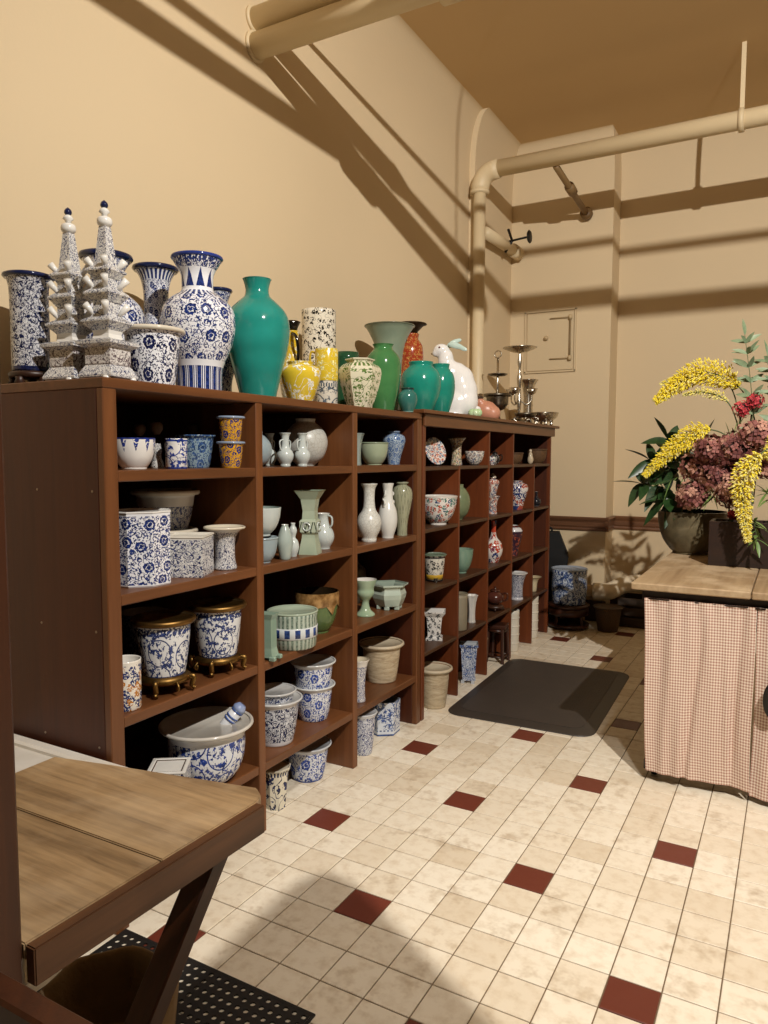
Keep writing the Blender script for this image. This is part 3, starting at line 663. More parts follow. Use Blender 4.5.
# rabbit figurine
t = thing('rabbit_figurine', 'white glazed rabbit sitting upright on the far cabinet', 'figurine', (-2.12, 4.775, 1.828), PI+.415)
RG = m_glaze('efece8', 'e4e4e0')
blob('body', [((.085, 0, .475), (.058, .046, .046)), ((.125, 0, .452), (.028, .028, .026)), ((.055, 0, .40), (.056, .052, .085), (0, -.2, 0)), ((.025, 0, .31), (.085, .074, .10)), ((-.03, 0, .30), (.075, .07, .09)),
              ((-.04, 0, .235), (.105, .088, .135), (0, -.35, 0)), ((-.065, 0, .185), (.108, .096, .13)), ((-.080, 0, .12), (.098, .10, .12)), ((-.02, .07, .10), (.085, .038, .085)), ((-.02, -.07, .10), (.085, .038, .085)),
              ((.045, .038, .13), (.026, .026, .14), (0, .12, 0)), ((.045, -.038, .13), (.026, .026, .14), (0, .12, 0)), ((.01, .075, .022), (.085, .032, .024)), ((.01, -.075, .022), (.085, .032, .024)), ((.06, .038, .018), (.04, .026, .02)), ((.06, -.038, .018), (.04, .026, .02))], RG, t, voxel=.008, it=16)
EG = m_glaze('d9e6de', 'b4cfc4')
blob('ear', [((.005, -.032, .525), (.055, .012, .022), (0, .55, .2)), ((-.03, -.04, .545), (.03, .010, .015), (0, .3, .2))], EG, t, voxel=.005, it=4)
blob('ear', [((-.015, .032, .500), (.062, .012, .022), (0, -.28, -.2)), ((-.062, .045, .480), (.040, .010, .017), (0, -.45, -.2))], EG, t, voxel=.005, it=4)
blob('tail', [((-.165, 0, .055), (.034, .034, .034))], RG, t, voxel=.008)
for s in (-1, 1): blob('eye', [((.098, s*.040, .488), (.008, .006, .008))], m_glaze('6a3a34'), t, voxel=.003, it=1)
blob('nose', [((.150, 0, .450), (.008, .010, .007))], m_glaze('8a7a5a'), t, voxel=.003, it=1)
for k in range(5): blob('leaf', [((.07+.018*k, (-1)**k*.03, .05+.014*(k % 3)), (.018, .030, .055), (.3*(-1)**k, .3, .5*k))], m_glaze('a9c08a', '88a868'), t, voxel=.006, it=3)
t = thing('cabbage_figurine', 'small pale green cabbage ornament by the rabbit foot', 'figurine', (-1.93, 4.72, 1.828))
for k in range(6): blob('leaf', [((.022*math.cos(k*1.05), .022*math.sin(k*1.05), .030), (.030, .028, .030), (0, .2, k))], m_glaze('a8cf94', 'cfe0b8'), t, voxel=.006, it=3)
t = thing('coral_figurine', 'salmon pink crouching figurine between rabbit and silver stand', 'figurine', (-2.04, 5.20, 1.828), PI+.36)
CRL = m_glaze('cf9478', 'b97c64', .35)
blob('body', [((0, 0, .075), (.085, .07, .075)), ((.06, .0, .05), (.05, .05, .05)), ((-.05, 0, .055), (.06, .06, .06)), ((.045, .02, .135), (.038, .036, .036)), ((.02, -.05, .03), (.07, .025, .03))], CRL, t, voxel=.008)
blob('cap', [((.055, .02, .172), (.040, .036, .018)), ((.075, .02, .165), (.03, .03, .01))], m_glaze('4a3c30'), t, voxel=.006)
blob('arm', [((.07, -.05, .09), (.02, .02, .05), (0, .5, 0))], CRL, t, voxel=.006)

# silver
SV = m_metal('d2cabb', .16, .4); SVD = m_metal('8a8274', .25, .7)
def tier_stand(label, x, y, H, top_r, mid_r, base_r):
    t = thing('silver_centrepiece', label, 'centrepiece', (x, y, 1.828))
    lathe('base', curve_prof([(base_r*.95, 0), (base_r, .012), (base_r*.6, .03), (.02, .06), (.016, .10)], 3), SVD, t, n=24)
    lathe('stem', curve_prof([(.014, .06), (.010, .14*H), (.020, .3*H), (.010, .42*H), (.022, .6*H), (.010, .7*H), (.018, .82*H), (.010, .93*H), (.016, .95*H)], 3), SV, t, n=14)
    if top_r: lathe('dish', [(.014, .93*H), (top_r*.45, .945*H), (top_r*.9, .985*H), (top_r, H), (top_r*.98, H), (top_r*.4, .955*H), (0, .95*H)], SV, t, n=30, wob=(10, .03))
    return t
t = tier_stand('tall silver stand with a wide shallow dish on top', -2.05, 5.98, .64, .142, .09, .085)
for q in range(3):
    a = q*2.094 + .5; c, s = math.cos(a), math.sin(a)
    tube('arm', bend([(.014*c, .014*s, .20), (.06*c, .06*s, .17), (.10*c, .10*s, .20), (.105*c, .105*s, .25)]), .006, SV, t, 6)
    lathe('arm_bowl', [(.012, .25), (.035, .265), (.048, .30), (.045, .30), (.0, .262)], SV, t, (.105*c, .105*s, 0), n=18)
    tube('foot', bend([(.05*c, .05*s, .03), (.09*c, .09*s, .045), (.105*c, .105*s, .012)]), .008, SVD, t, 6)
t = thing('silver_cake_stand', 'silver tiered basket with ring handle beside the pink figurine', 'cake stand', (-2.12, 5.651, 1.828))
lathe('foot', curve_prof([(.075, 0), (.078, .01), (.03, .035), (.025, .09), (.03, .11)], 3), SVD, t, n=24)
lathe('bowl', [(.025, .10), (.06, .115), (.085, .15), (.088, .20), (.098, .225), (.094, .225), (.083, .19), (.0, .13)], SVD, t, n=28)
tube('post', [(0, 0, .12), (0, 0, .52)], [.012, .009], SV, t, 10)
lathe('plate', [(.010, .375), (.06, .38), (.082, .392), (.08, .394), (.0, .386)], SVD, t, n=26)
tube('ring_handle', [(.028*math.cos(a*PI/9), 0, .55+.028*math.sin(a*PI/9)) for a in range(19)], .005, SV, t, 6)
lathe('rail', [(.108, .215), (.112, .215), (.112, .235), (.108, .235)], SVD, t, n=28)
V('silver_cup', 'engraved silver beaker with ruffled rim behind the footed silver bowl', 'cup', -2.09, 6.34, 1.828, .080, .425, 'trumpet', SV, inner=SVD, wob=(9, .05), rim=SV)
def ball_feet(m, k=4, z=-.03, rr=.55):
    def f(root, R, H):
        for q in range(k):
            a = q*2*PI/k + .6; blob_pts = (rr*R*math.cos(a), rr*R*math.sin(a), 0)
            lathe('foot', [(.010, z), (.016, z+.006), (.012, z*.5), (.018, .014)], m, root, blob_pts, n=10)
    return f
V('silver_bowl', 'round silver bowl on little feet at the end of the cabinet top', 'bowl', -1.905, 6.20, 1.858, .126, .105, 'bowl', SV, inner=SVD, rim=SV, parts=ball_feet(SV))
t = thing('silver_tray', 'low pierced silver tray on curved feet under the tall stand', 'tray', (-1.93, 5.80, 1.828))
lathe('tray', [(.0, .05), (.07, .05), (.085, .07), (.09, .085), (.086, .085), (.07, .058), (.0, .056)], SVD, t, n=26, wob=(12, .04))
for q in range(4):
    a = q*PI/2 + .3; c, s = math.cos(a), math.sin(a); tube('foot', bend([(.06*c, .06*s, .052), (.10*c, .10*s, .04), (.075*c, .075*s, .02), (.10*c, .10*s, .006)]), .006, SV, t, 6)

# -- near cabinet, first column
s1, s2, s3, s4 = 1.515, 1.115, .713, .290
V('footed_bowl', 'small white ribbed bowl with blue drops, leftmost on the top shelf', 'bowl', -1.985, 1.785, s1, .072, .108, 'deepbowl', m_porc('e6e3de', '25367f', 'none', 20, ((.55, .95, 'drop'), (.95, 1.1, 'solid'), (0, .1, 'white'))), foot=m_glaze('e6e3de'), wob=(22, .012))
BT = m_wood('4a3a2c', '6e5a44', 2, 12)
def shaker(label, x, y, H):
    V('grinder_bottle', label, 'bottle', x, y, s1, .024, H*.75, 'shaker', m_porc('d8d6d0', '2a2e44', 'dense', 50, fill=.6), group='slim bottles with brown tops',
      parts=lambda r, R, HH: lathe('wooden_top', curve_prof([(.5*R, HH*.98), (.55*R, HH*1.02), (.9*R, HH*1.12), (.95*R, HH*1.22), (.7*R, HH*1.31), (0, HH*1.33)], 3), BT, r, n=18))
shaker('slim patterned bottle with brown top beside the striped blue mug', -2.08, 1.982, .172)
shaker('slim bottle with brown top in the dark behind the ribbed bowl', -2.20, 2.010, .168)
shaker('slim bottle with brown top in the dark behind the pale blue bowl', -2.18, 2.270, .178)
V('mug', 'white cylinder mug with bold blue brushed scenery', 'mug', -1.98, 1.979, s1, .040, .110, 'cylinder', m_porc('e4e2de', '2a3f8c', 'land', 34, ((.0, .06, 'solid'), (.9, .96, 'solid'))))
V('deep_bowl', 'pale grey-blue deep bowl with darker blue scrolls', 'bowl', -2.058, 2.158, s1, .080, .128, 'lippot', m_porc('8aa0ac', '33507e', 'scroll', 26, ((.84, 1.1, 'mottle'),)), inner='9fb0b6')
for k, (z, lab) in enumerate(((s1, 'yellow and blue floral flowerpot, the lower of two stacked'), (s1+.098, 'yellow and blue floral flowerpot, the upper of two stacked'))):
    V('yellow_pot', lab, 'flowerpot', -1.932, 2.222, z, .053, .100, 'lippot', m_porc('d9a01c', '22306e', 'scroll', 38, ((.93, 1.1, 'white'), (0, .05, 'white'))), rim=m_glaze('8fa0b8'), group='stacked yellow pots')
V('hexagon_planter', 'tall faceted blue-and-white planter with peony scrolls', 'planter', -1.993, 1.815, s2, .100, .256, 'cylinder', m_porc(W, B, 'scroll', 30, ((.95, 1.1, 'white'), (0, .035, 'white')), fill=1.3), n=8, rz=.25, rim=m_glaze('e8e6e0'), rimr=.003)
for k, (z, R, lab) in enumerate(((s2, .118, 'scalloped white and blue planter, the lower of a stack at the back'), (s2+.155, .128, 'scalloped tan-rimmed planter, the upper of a stack at the back'))):
    V('scalloped_planter', lab, 'planter', -2.20, 2.135, z, R, .15, 'lippot', m_porc('e2dfd8', B, 'dense', 30, ((.62, 1.1, 'white'),), fill=.7), rim=m_glaze('d8cdb8'), rimr=.008, wob=(14, .025), group='stacked scalloped planters', inner='8a7c68')
V('square_cachepot', 'square blue-and-white box planter with mirrored scroll panels', 'planter', -1.985, 2.035, s2, .076, .150, 'boxpot', m_porc('e2e0da', '2a3260', 'dense', 34, ((.93, 1.1, 'white'),), fill=.55), n=4, rz=.32, rim=m_glaze('ded8ca'))
V('flared_vase', 'short blue-and-white vase with wide cream flared lip', 'vase', -1.961, 2.211, s2, .079, .167, 'trumpet', m_porc('dcdad6', '2a3058', 'dense', 36, ((.9, 1.1, 'white'),), fill=.5), inner='d8ccb0', rim=m_glaze('ddd3bd'), sx=1, sy=1)
BR = m_metal('8a6a3c', .35, .5)
for (x, y, lab) in ((-1.965, 1.885, 'blue-and-white planter on gilt claw stand, the nearer of the pair'), (-1.97, 2.172, 'blue-and-white planter on gilt claw stand, the farther of the pair')):
    V('gilt_mounted_planter', lab, 'planter', x, y, s3+.052, .108, .215, 'lippot', m_porc('dfe0e0', '2f3f70', 'land', 26, ((0, .09, 'solid'), (.78, .9, 'mottle')), fill=.8), inner='5a4a34', rim=BR, rimr=.009, parts=brass_stand, group='gilt mounted planters')
V('beaker', 'cream beaker with orange and navy flowers at the shelf corner', 'cup', -1.945, 1.690, s3, .052, .168, 'cylinder', m_porc('e8e2d6', 'b8762a', 'multi', 42, ((.92, 1.1, 'white'),), fg2='26346c', fill=1.25))
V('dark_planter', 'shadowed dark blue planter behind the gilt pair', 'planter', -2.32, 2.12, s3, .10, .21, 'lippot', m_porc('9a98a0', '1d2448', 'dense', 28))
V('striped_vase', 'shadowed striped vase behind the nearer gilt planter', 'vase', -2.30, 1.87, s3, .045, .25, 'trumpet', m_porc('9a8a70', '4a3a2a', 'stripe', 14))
t = V('wash_bowl', 'large blue-and-white wash bowl with figures, holding a pestle', 'bowl', -1.985, 2.118, s4, .178, .225, 'lipbowl', m_porc('dfe2e6', '27408a', 'land', 20, ((.8, 1.1, 'white'), (0, .06, 'solid')), fill=1.0), inner='c4bfb4', rim=m_glaze('c9c4ba'), rimr=.006)
t = thing('pestle', 'blue banded white ceramic pestle resting in the wash bowl', 'pestle', (-1.985, 2.118, s4))
tube('shaft', [(-.05, -.03, .060), (.05, .045, .205), (.098, .085, .275)], [.020, .023, .026], m_porc('d8dade', '2a4a90', 'none', 20), t, 14)
V_, F_ = tube_data([(.090, .079, .264), (.098, .085, .276), (.106, .092, .288)], [.0265, .0275, .016], 14); mesh('handle_end', V_, F_, m_glaze('5a70a4', 'a8b4cc'), t, smooth=True)
for q_ in (.35, .5, .8): V_, F_ = tube_data([Vector((.05, .045, .205)).lerp(Vector((.098, .085, .275)), q_), Vector((.05, .045, .205)).lerp(Vector((.098, .085, .275)), q_+.07)], .0268, 14); mesh('blue_band', V_, F_, m_glaze('4a62a0'), t, smooth=True)
lathe('head', curve_prof([(.0, -.02), (.028, -.014), (.034, .006), (.022, .03)], 3), m_glaze('d8d8d4'), t, (-.036, -.024, .062), n=16, rot=(0, .5, .6))
V('openwork_box', 'small square blue-and-white pierced box in front of the wash bowl', 'box', -1.935, 1.868, s4, .066, .155, 'boxpot', m_porc('e0ddd6', '2a3055', 'dense', 40, fill=.5), n=4, rz=.45, inner='4a3020', th=.016, rim=m_glaze('e0ddd6'), rimr=.003)
V('openwork_box', 'smaller pierced blue-and-white box at the bottom corner, half hidden', 'box', -2.12, 1.76, s4, .06, .075, 'boxpot', m_porc('c8c8cc', '2a3055', 'dense', 40, fill=.5), n=4, rz=.3, inner='4a3020', th=.014)

# -- near cabinet, second column
CEL = m_glaze('a9b4ac', '95a29c', .16); CELW = m_glaze('c8ceca', 'b4beba', .14); CELB = m_glaze('9caab0', '8a9a9e', .16)
V('celadon_globe_vase', 'round celadon vase half hidden by the cabinet upright', 'vase', -2.02, 2.48, s1, .070, .150, 'sphere', CELB, inner='6a7a74')
for (x, y, R, lab) in ((-2.10, 2.68, .033, 'small pale celadon bottle vase, leftmost and set behind'), (-1.99, 2.65, .038, 'small pale celadon bottle vase, middle of three'), (-1.95, 2.705, .037, 'small pale celadon bottle vase, right one before the crackled globe')):
    V('small_bottle_vase', lab, 'vase', x, y + (0.02 if R == .037 else 0), s1, R, .150, 'vaseneck', CELW, group='three small bottle vases', parts=lambda r, R_, H: [tube('handle', bend([(0, s*.4*R_, H*.80), (0, s*1.0*R_, H*.74), (0, s*.95*R_, H*.56), (0, s*.75*R_, H*.48)]), .0035, CELW, r, 6) for s in (-1, 1)])
V('crackled_globe', 'large off-white crackled globe vase on the top shelf', 'vase', -2.06, 2.905, s1, .106, .225, 'sphere', m_glaze('c9c8c0', 'b5b5ae', .35, crackle=45), inner='6a645a')
V('celadon_bowl', 'pale celadon bowl, lower of two by the upright', 'bowl', -1.95, 2.43, s2, .066, .105, 'deepbowl', CELB, inner='8c9c98', rim=CELB)
V('tilted_bowl', 'wide celadon bowl standing behind two small bottles', 'bowl', -1.955, 2.435, s2+.112, .082, .12, 'bowl', CELW, inner='98a8a0')
V('celadon_bottle', 'small egg-shaped celadon bottle in front of the tall square vase', 'bottle', -1.918, 2.547, s2, .035, .152, 'smallb', CEL)
V('double_gourd', 'little double-gourd celadon bottle', 'bottle', -1.945, 2.642, s2, .027, .150, 'gourd', CELW)
def gu_band(root, R, H):
    lathe('pierced_band', [(.60*R, .335*H), (.66*R, .35*H), (.66*R, .52*H), (.60*R, .535*H)], m_porc('b9c2ac', '2f3a30', 'lozenge', 6, ((0, .05, 'white'), (.95, 1.1, 'white'))), root, n=4)
    for q in range(4):
        a = q*PI/2
        V_, F_ = tube_data([(.70*R*math.cos(a)+.018*math.cos(b_*PI/6)*-math.sin(a), .70*R*math.sin(a)+.018*math.cos(b_*PI/6)*math.cos(a), .435*H+.018*math.sin(b_*PI/6)) for b_ in range(13)], .004, 6)
        mesh('ring_ornament', V_, F_, CELW, root, smooth=True)
V('square_gu_vase', 'square celadon beaker vase with pierced medallion waist and flared top', 'vase', -1.93, 2.755, s2, .060, .292, 'gu', m_glaze('b3bda6', '9dab94', .16), n=4, rz=.18, parts=gu_band, inner='808c78')
V('handled_round_vase', 'small pale round vase with loop handles right of the square vase', 'vase', -1.985, 2.94, s2, .055, .172, 'pear', CELW, parts=lambda r, R, H: [tube('handle', bend([(s*.4*R, 0, H*.95), (s*.9*R, 0, H*.9), (s*.95*R, 0, H*.7), (s*.7*R, 0, H*.6)]), .005, CELW, r, 6) for s in (-1, 1)])
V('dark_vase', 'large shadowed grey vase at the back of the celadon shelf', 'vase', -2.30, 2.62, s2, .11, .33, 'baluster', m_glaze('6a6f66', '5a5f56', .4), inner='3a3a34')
t = thing('slab_vase', 'flat celadon slab vase with scrolled foot by the upright', 'vase', (-1.915, 2.40, s3), .15)
SL = m_glaze('8fa694', '7c9484', .2)
mesh('body', [(sx_*w_, sy_*d_, z_) for (w_, d_, z_) in ((.050, .030, .012), (.042, .024, .05), (.042, .024, .17), (.052, .030, .195)) for sx_, sy_ in ((-1, -1), (1, -1), (1, 1), (-1, 1))], [(i*4+j, i*4+(j+1) % 4, (i+1)*4+(j+1) % 4, (i+1)*4+j) for i in range(3) for j in range(4)] + [(3, 2, 1, 0), (12, 13, 14, 15)], SL, t)
for a, b_ in ((-1, -1), (1, -1), (1, 1), (-1, 1)): box('foot', (a*.05-.014, a*.05+.014, b_*.026-.01, b_*.026+.01, 0, .018), SL, t, .003)
V('striped_planter', 'celadon striped round planter with a white band of blue characters', 'planter', -1.945, 2.635, s3, .112, .160, 'crock', m_porc('b4bfb0', '78897c', 'stripe', 34), inner='93a08c', rim=m_glaze('aab8a2'), parts=lambda r, R, H: lathe('character_band', [(R*.99, H*.30), (R*1.008, H*.31), (R*1.008, H*.60), (R*.99, H*.61)], m_porc('cdd2d2', '2f4478', 'stripe', 15, ((0, .56, 'white'), (.94, 1.1, 'white'))), r, n=40))
def drip(root, R, H):
    n_, rows = 36, 5; V_, F_ = [], []
    for i in range(rows):
        for j in range(n_):
            a = 2*PI*j/n_; low = .62 + .10*math.sin(a*7) + .05*math.sin(a*13+1)
            h = 1.0 - (1-low)*i/(rows-1); r = R*(1.022 if 0 < i < rows-1 else 1.004) - R*.06*max(0, .75-h)
            V_.append((r*math.cos(a), r*math.sin(a), h*H))
    for i in range(rows-1):
        for j in range(n_): F_.append((i*n_+j, (i+1)*n_+j, (i+1)*n_+(j+1) % n_, i*n_+(j+1) % n_))
    mesh('drip_glaze', V_, F_, m_glaze('6a4a26', 'b08a58', .2, 30), root, smooth=True)
V('drip_glazed_pot', 'green pot with brown and tan drip glaze round its rim', 'pot', -2.00, 2.905, s3, .108, .200, 'deepbowl', m_glaze('5f7444', '4c6338', .15), inner='2a2014', parts=drip)
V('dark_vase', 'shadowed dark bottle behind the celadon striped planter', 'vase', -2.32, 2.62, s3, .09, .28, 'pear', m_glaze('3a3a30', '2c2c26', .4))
V('footed_planter', 'dark blue-and-white planter below the slab vase, holding another pot', 'planter', -1.985, 2.555, s4, .119, .200, 'lippot', m_porc('d6d8dc', '232a4c', 'dense', 26, ((0, .1, 'white'), (.88, 1.1, 'white')), fill=.8), inner='a8a8a4', rim=m_glaze('c8c8c6'))
V('inner_planter', 'smaller blue-and-white pot nested inside the dark footed planter', 'planter', -1.985, 2.555, s4+.085, .092, .150, 'lippot', m_porc('d6d8dc', '232f58', 'dense', 30, fill=.7), inner='4a4640', rim=m_glaze('c8c8c6'))
V('lipped_planter', 'blue-and-white lipped pot with lotus, lower of the right-hand stack', 'planter', -2.005, 2.880, s4, .105, .170, 'lippot', m_porc('dde0e4', '2f4a98', 'scroll', 24, ((.88, 1.1, 'white'),)), inner='a8a8a4', rim=m_glaze('d0d2d0'), group='right-hand pot stack')
V('lipped_planter', 'blue-and-white lipped pot with lotus, upper of the right-hand stack', 'planter', -2.005, 2.880, s4+.112, .108, .172, 'lippot', m_porc('dde0e4', '2f4a98', 'scroll', 24, ((.88, 1.1, 'white'),)), inner='6a6660', rim=m_glaze('d0d2d0'), group='right-hand pot stack')
V('hexagon_pot', 'cream faceted pot with blue motifs on the floor by the leaf', 'flowerpot', -1.968, 2.532, 0, .062, .185, 'pot', m_porc('ddd6c2', '2a3154', 'sprig', 15, ((.84, 1.1, 'dots'),)), n=8, rim=m_glaze('c8c0ac'))
V('floor_planter', 'blue-and-white lipped pot with large lotus on the floor', 'planter', -2.022, 2.855, 0, .114, .170, 'lippot', m_porc('d6dae2', '2f4a98', 'scroll', 20, ((.88, 1.1, 'white'), (0, .05, 'solid'))), inner='a0a09c', rim=m_glaze('c4c8cc'))

# -- near cabinet, third column
V('square_celadon_vase', 'slim celadon vase edge beside the upright on the top shelf', 'vase', -1.985, 3.25, s1, .036, .165, 'tulip', CEL, n=4, rz=.2)
V('celadon_jardiniere', 'round celadon bowl next to the blue vase', 'bowl', -1.99, 3.44, s1, .078, .118, 'deepbowl', m_glaze('aab49a', '98a68a', .16), inner='7c886e', rim=m_glaze('8f9c82'))
V('blue_meiping', 'light blue patterned shouldered vase on the top shelf', 'vase', -1.985, 3.655, s1, .067, .185, 'meiping', m_porc('b4c4cc', '3a5f98', 'scroll', 46, fill=1.4), rim=m_glaze('7a8ca4'))
V('white_vase', 'tall white relief vase, left of three on the shelf', 'vase', -1.935, 3.295, s2, .065, .305, 'vaseneck', m_glaze('dcdcd4', 'ccccc4', .3, crackle=60))
def dragons(root, R, H):
    dm = m_glaze('e0e0da')
    for s in (-1, 1):
        tube('dragon_handle', bend([(0, s*.5*R, H*.86), (.01, s*.85*R, H*.80), (-.01, s*.6*R, H*.72), (.01, s*.9*R, H*.66), (0, s*.8*R, H*.58)]), .006, dm, root, 7)
V('white_dragon_vase', 'tall white vase with curling dragon handles, middle of three', 'vase', -1.94, 3.505, s2, .054, .300, 'pear', m_glaze('e2e2dc', 'd2d2cc', .2), parts=dragons)
V('grey_meiping', 'grey-green combed shouldered vase, right of three', 'vase', -1.935, 3.665, s2, .059, .299, 'slimmei', m_porc('a3a48a', '8a8c70', 'lozenge', 9), rim=m_glaze('9a9c84'))
V('celadon_goblet', 'celadon stem goblet beside the six-sided planter', 'goblet', -1.978, 3.330, s3, .060, .195, 'goblet', m_glaze('a3b69a', '8fa688', .14))
V('hexagon_planter', 'pale celadon six-sided planter on little feet', 'planter', -1.955, 3.555, s3+.018, .094, .125, 'hexpot', m_glaze('b9c4b6', 'a5b4a6', .14), n=6, rz=.3, inner='95a496', parts=lambda r, R, H: [box('foot', (.62*R*math.cos(q*PI/3+.5)-.014, .62*R*math.cos(q*PI/3+.5)+.014, .62*R*math.sin(q*PI/3+.5)-.014, .62*R*math.sin(q*PI/3+.5)+.014, -.018, .004), m_glaze('b9c4b6', 'a5b4a6', .14), r, .003) for q in range(6)])
V('mottled_jar', 'mottled brown jar at the back behind the goblet', 'jar', -2.22, 3.58, s3, .085, .25, 'jar', m_glaze('5c5344', '3f382c', .4, 30))
V('small_blue_vase', 'narrow white and blue vase against the upright, beside the tan pot', 'vase', -1.935, 3.200, s4, .050, .222, 'tulip', m_porc('ddd8d0', '39457a', 'dense', 40, ((.85, 1.1, 'white'),), fill=.6), inner='c8bca4')
n_ = NT('bark textured clay'); o_ = n_.obj(); mp_ = n_.node('ShaderNodeMapping'); n_.link(o_, mp_.inputs[0]); mp_.inputs['Scale'].default_value = (1, 1, 5)
a_ = n_.noise(mp_.outputs[0], 14, 4, .65, .8); n_.bump(a_, .35, .01); BARK = n_.done(n_.ramp(a_, [(.3, lin('9a8468')), (.55, lin('bfae90')), (.75, lin('cdbfa4'))]), .7)
BARKR = m_glaze('c8baa0', 'b4a488', .5)
V('bark_pot', 'tan bark-textured pot on the lowest shelf', 'flowerpot', -2.017, 3.575, s4, .124, .215, 'pot', BARK, inner='5a4632', rim=BARKR, rimr=.008)
V('tall_floor_pot', 'blue-and-white scrolled tapering pot on the floor against the upright', 'flowerpot', -1.935, 3.236, 0, .072, .222, 'lippot', m_porc('d8dade', '27346c', 'dense', 32, ((.92, 1.1, 'white'),), fill=.6), inner='8a8a88', rim=m_glaze('c8cacc'))
V('hexagon_pot', 'faceted blue-and-white pot with oval cartouches on the floor', 'flowerpot', -1.987, 3.555, 0, .080, .190, 'cylinder', m_porc('d2d8e0', '3d568e', 'land', 26, ((0, .06, 'solid'), (.06, .2, 'white'), (.14, .18, 'dots'))), n=6, rz=.2, inner='888c90')

# -- far cabinet
a1, a2, a3, a4 = 1.500, 1.133, .767, .397
t = thing('display_plate', 'colourful floral plate leaning at the left of the far cabinet', 'plate', (-1.98, 4.17, a1), -.35)
lathe('plate', [(0, .004), (.045, .004), (.06, .010), (.088, .016), (.090, .018), (.087, .020), (.058, .015), (.044, .009), (0, .009)], m_porc('e6ddd2', 'b8583a', 'multi', 44, (), fg2='4a6a8a', fill=1.2), t, (0.0, 0, .090), n=34, rot=(0, 1.28, 0))
box('easel', (-.06, .0, -.03, .03, 0, .012), CW, t, .002)
V('trumpet_vase', 'famille-rose trumpet vase with brown lip on the top shelf', 'vase', -2.03, 4.64, a1, .067, .188, 'trumpet', m_porc('d8c8a8', '8a3f2c', 'multi', 62, (), fg2='4a5a3a', fill=1.1), rim=m_glaze('5a4030'))
V('small_bowl', 'small floral bowl right of the trumpet vase', 'bowl', -1.94, 4.74, a1, .068, .098, 'bowl', m_porc('d8d2c6', '6a4a4a', 'multi', 55, (), fg2='4a5a6a', fill=1.1), foot=m_glaze('3a3430'))
V('tea_bowl', 'little white and red cup next to a dark teapot', 'cup', -1.925, 5.04, a1, .034, .060, 'bowl', m_porc('e0dcd6', '8a2f28', 'multi', 60, fill=1.1))
V('teapot', 'small dark teapot with pale patches on the top shelf', 'teapot', -1.965, 5.20, a1, .040, .085, 'sphere', m_porc('2a2422', 'a09a94', 'sprig', 30), parts=teapot_parts(m_glaze('1d1917')))
def weave(c1, c2):
    return m_porc(c1, c2, 'lozenge', 22, (), rough=.7)
BASK = weave('6a4c2e', '3a2614')
for (x, y, R, H, lab) in ((-1.955, 5.60, .072, .088, 'brown woven basket beside a pale figurine'), (-1.955, 6.19, .085, .122, 'larger brown woven basket at the far end of the top shelf')):
    V('woven_basket', lab, 'basket', x, y, a1, R, H, 'deepbowl', BASK, inner='2c1c10', rim=weave('5a3e24', '2e1c0e'), rimr=.006, group='baskets on the far shelf')
t = thing('standing_figurine', 'small pale standing figurine between the two baskets', 'figurine', (-1.93, 5.94, a1))
blob('robe', [((0, 0, .035), (.026, .024, .04)), ((0, 0, .072), (.018, .016, .03))], m_glaze('cbb99c'), t, voxel=.005); blob('head', [((0, 0, .108), (.012, .012, .014))], m_glaze('d6c6ae'), t, voxel=.003, it=2)
V('punch_bowl', 'large white punch bowl painted with flower sprays and scalloped rim', 'bowl', -1.955, 4.190, a2, .118, .180, 'bowl', m_porc('e6e0d8', 'b4523c', 'multi', 36, ((.95, 1.1, 'white'), (0, .09, 'white')), fg2='4f7a70', fill=1.15), inner='ddd6cc', wob=(24, .015), rim=m_glaze('e4ded4'))
V('green_bottle', 'round dull green vase half behind a divider', 'vase', -2.00, 4.60, a2, .085, .240, 'sphere', m_glaze('7a8464', '687252', .2), inner='4a5238')
V('imari_vase', 'red and white figured vase, lower of two in one cell', 'vase', -1.966, 5.17, a2, .056, .133, 'tulip', m_porc('ddd2c6', 'a8442c', 'multi', 50, (), fg2='3a2a4a', fill=1.3))
V('imari_jar', 'red and white lidded jar standing on the flared vase', 'jar', -1.966, 5.17, a2+.134, .048, .135, 'meiping', m_porc('ddd2c6', 'a8442c', 'multi', 44, (), fg2='3a2a4a', fill=1.3), parts=lambda r, R, H: lathe('lid', curve_prof([(.55*R, H), (.5*R, H*1.08), (.2*R, H*1.16), (.2*R, H*1.22), (0, H*1.27)], 3), m_glaze('c8b8a4'), r, n=18))
V('imari_jar', 'blue, red and white shouldered jar with navy foot', 'jar', -1.95, 5.69, a2, .083, .232, 'meiping', m_porc('e0dad4', 'a04a3a', 'multi', 22, ((0, .14, 'solid'),), fg2='243068', fill=1.4))
V('dark_bottle', 'tiny dark bottle in the last column', 'bottle', -1.945, 6.17, a2, .040, .125, 'bottle', m_glaze('2a2a30', '1d1d22'), foot=m_glaze('6a6a70'))
V('banded_pot', 'cream pot with dark script and yellow base band on tiny feet', 'flowerpot', -1.985, 4.205, a3+.012, .076, .162, 'lippot', m_porc('d8d2c4', '3c3a3a', 'sprig', 24, ((0, .22, 'white'), (.86, .93, 'solid'))), rim=m_glaze('6f7f6a'), parts=lambda r, R, H: (lathe('yellow_band', [(.665*R, .03*H), (.70*R, .035*H), (.735*R, .22*H), (.72*R, .225*H)], m_glaze('cfa63a'), r, n=34), ball_feet(m_glaze('2a2622'), 4, -.012)(r, R, H)))
V('green_bowl', 'celadon green bowl half behind a divider', 'bowl', -1.97, 4.60, a3, .082, .165, 'bowl', m_glaze('7f9a86', '6b8874', .14), inner='88a08c')
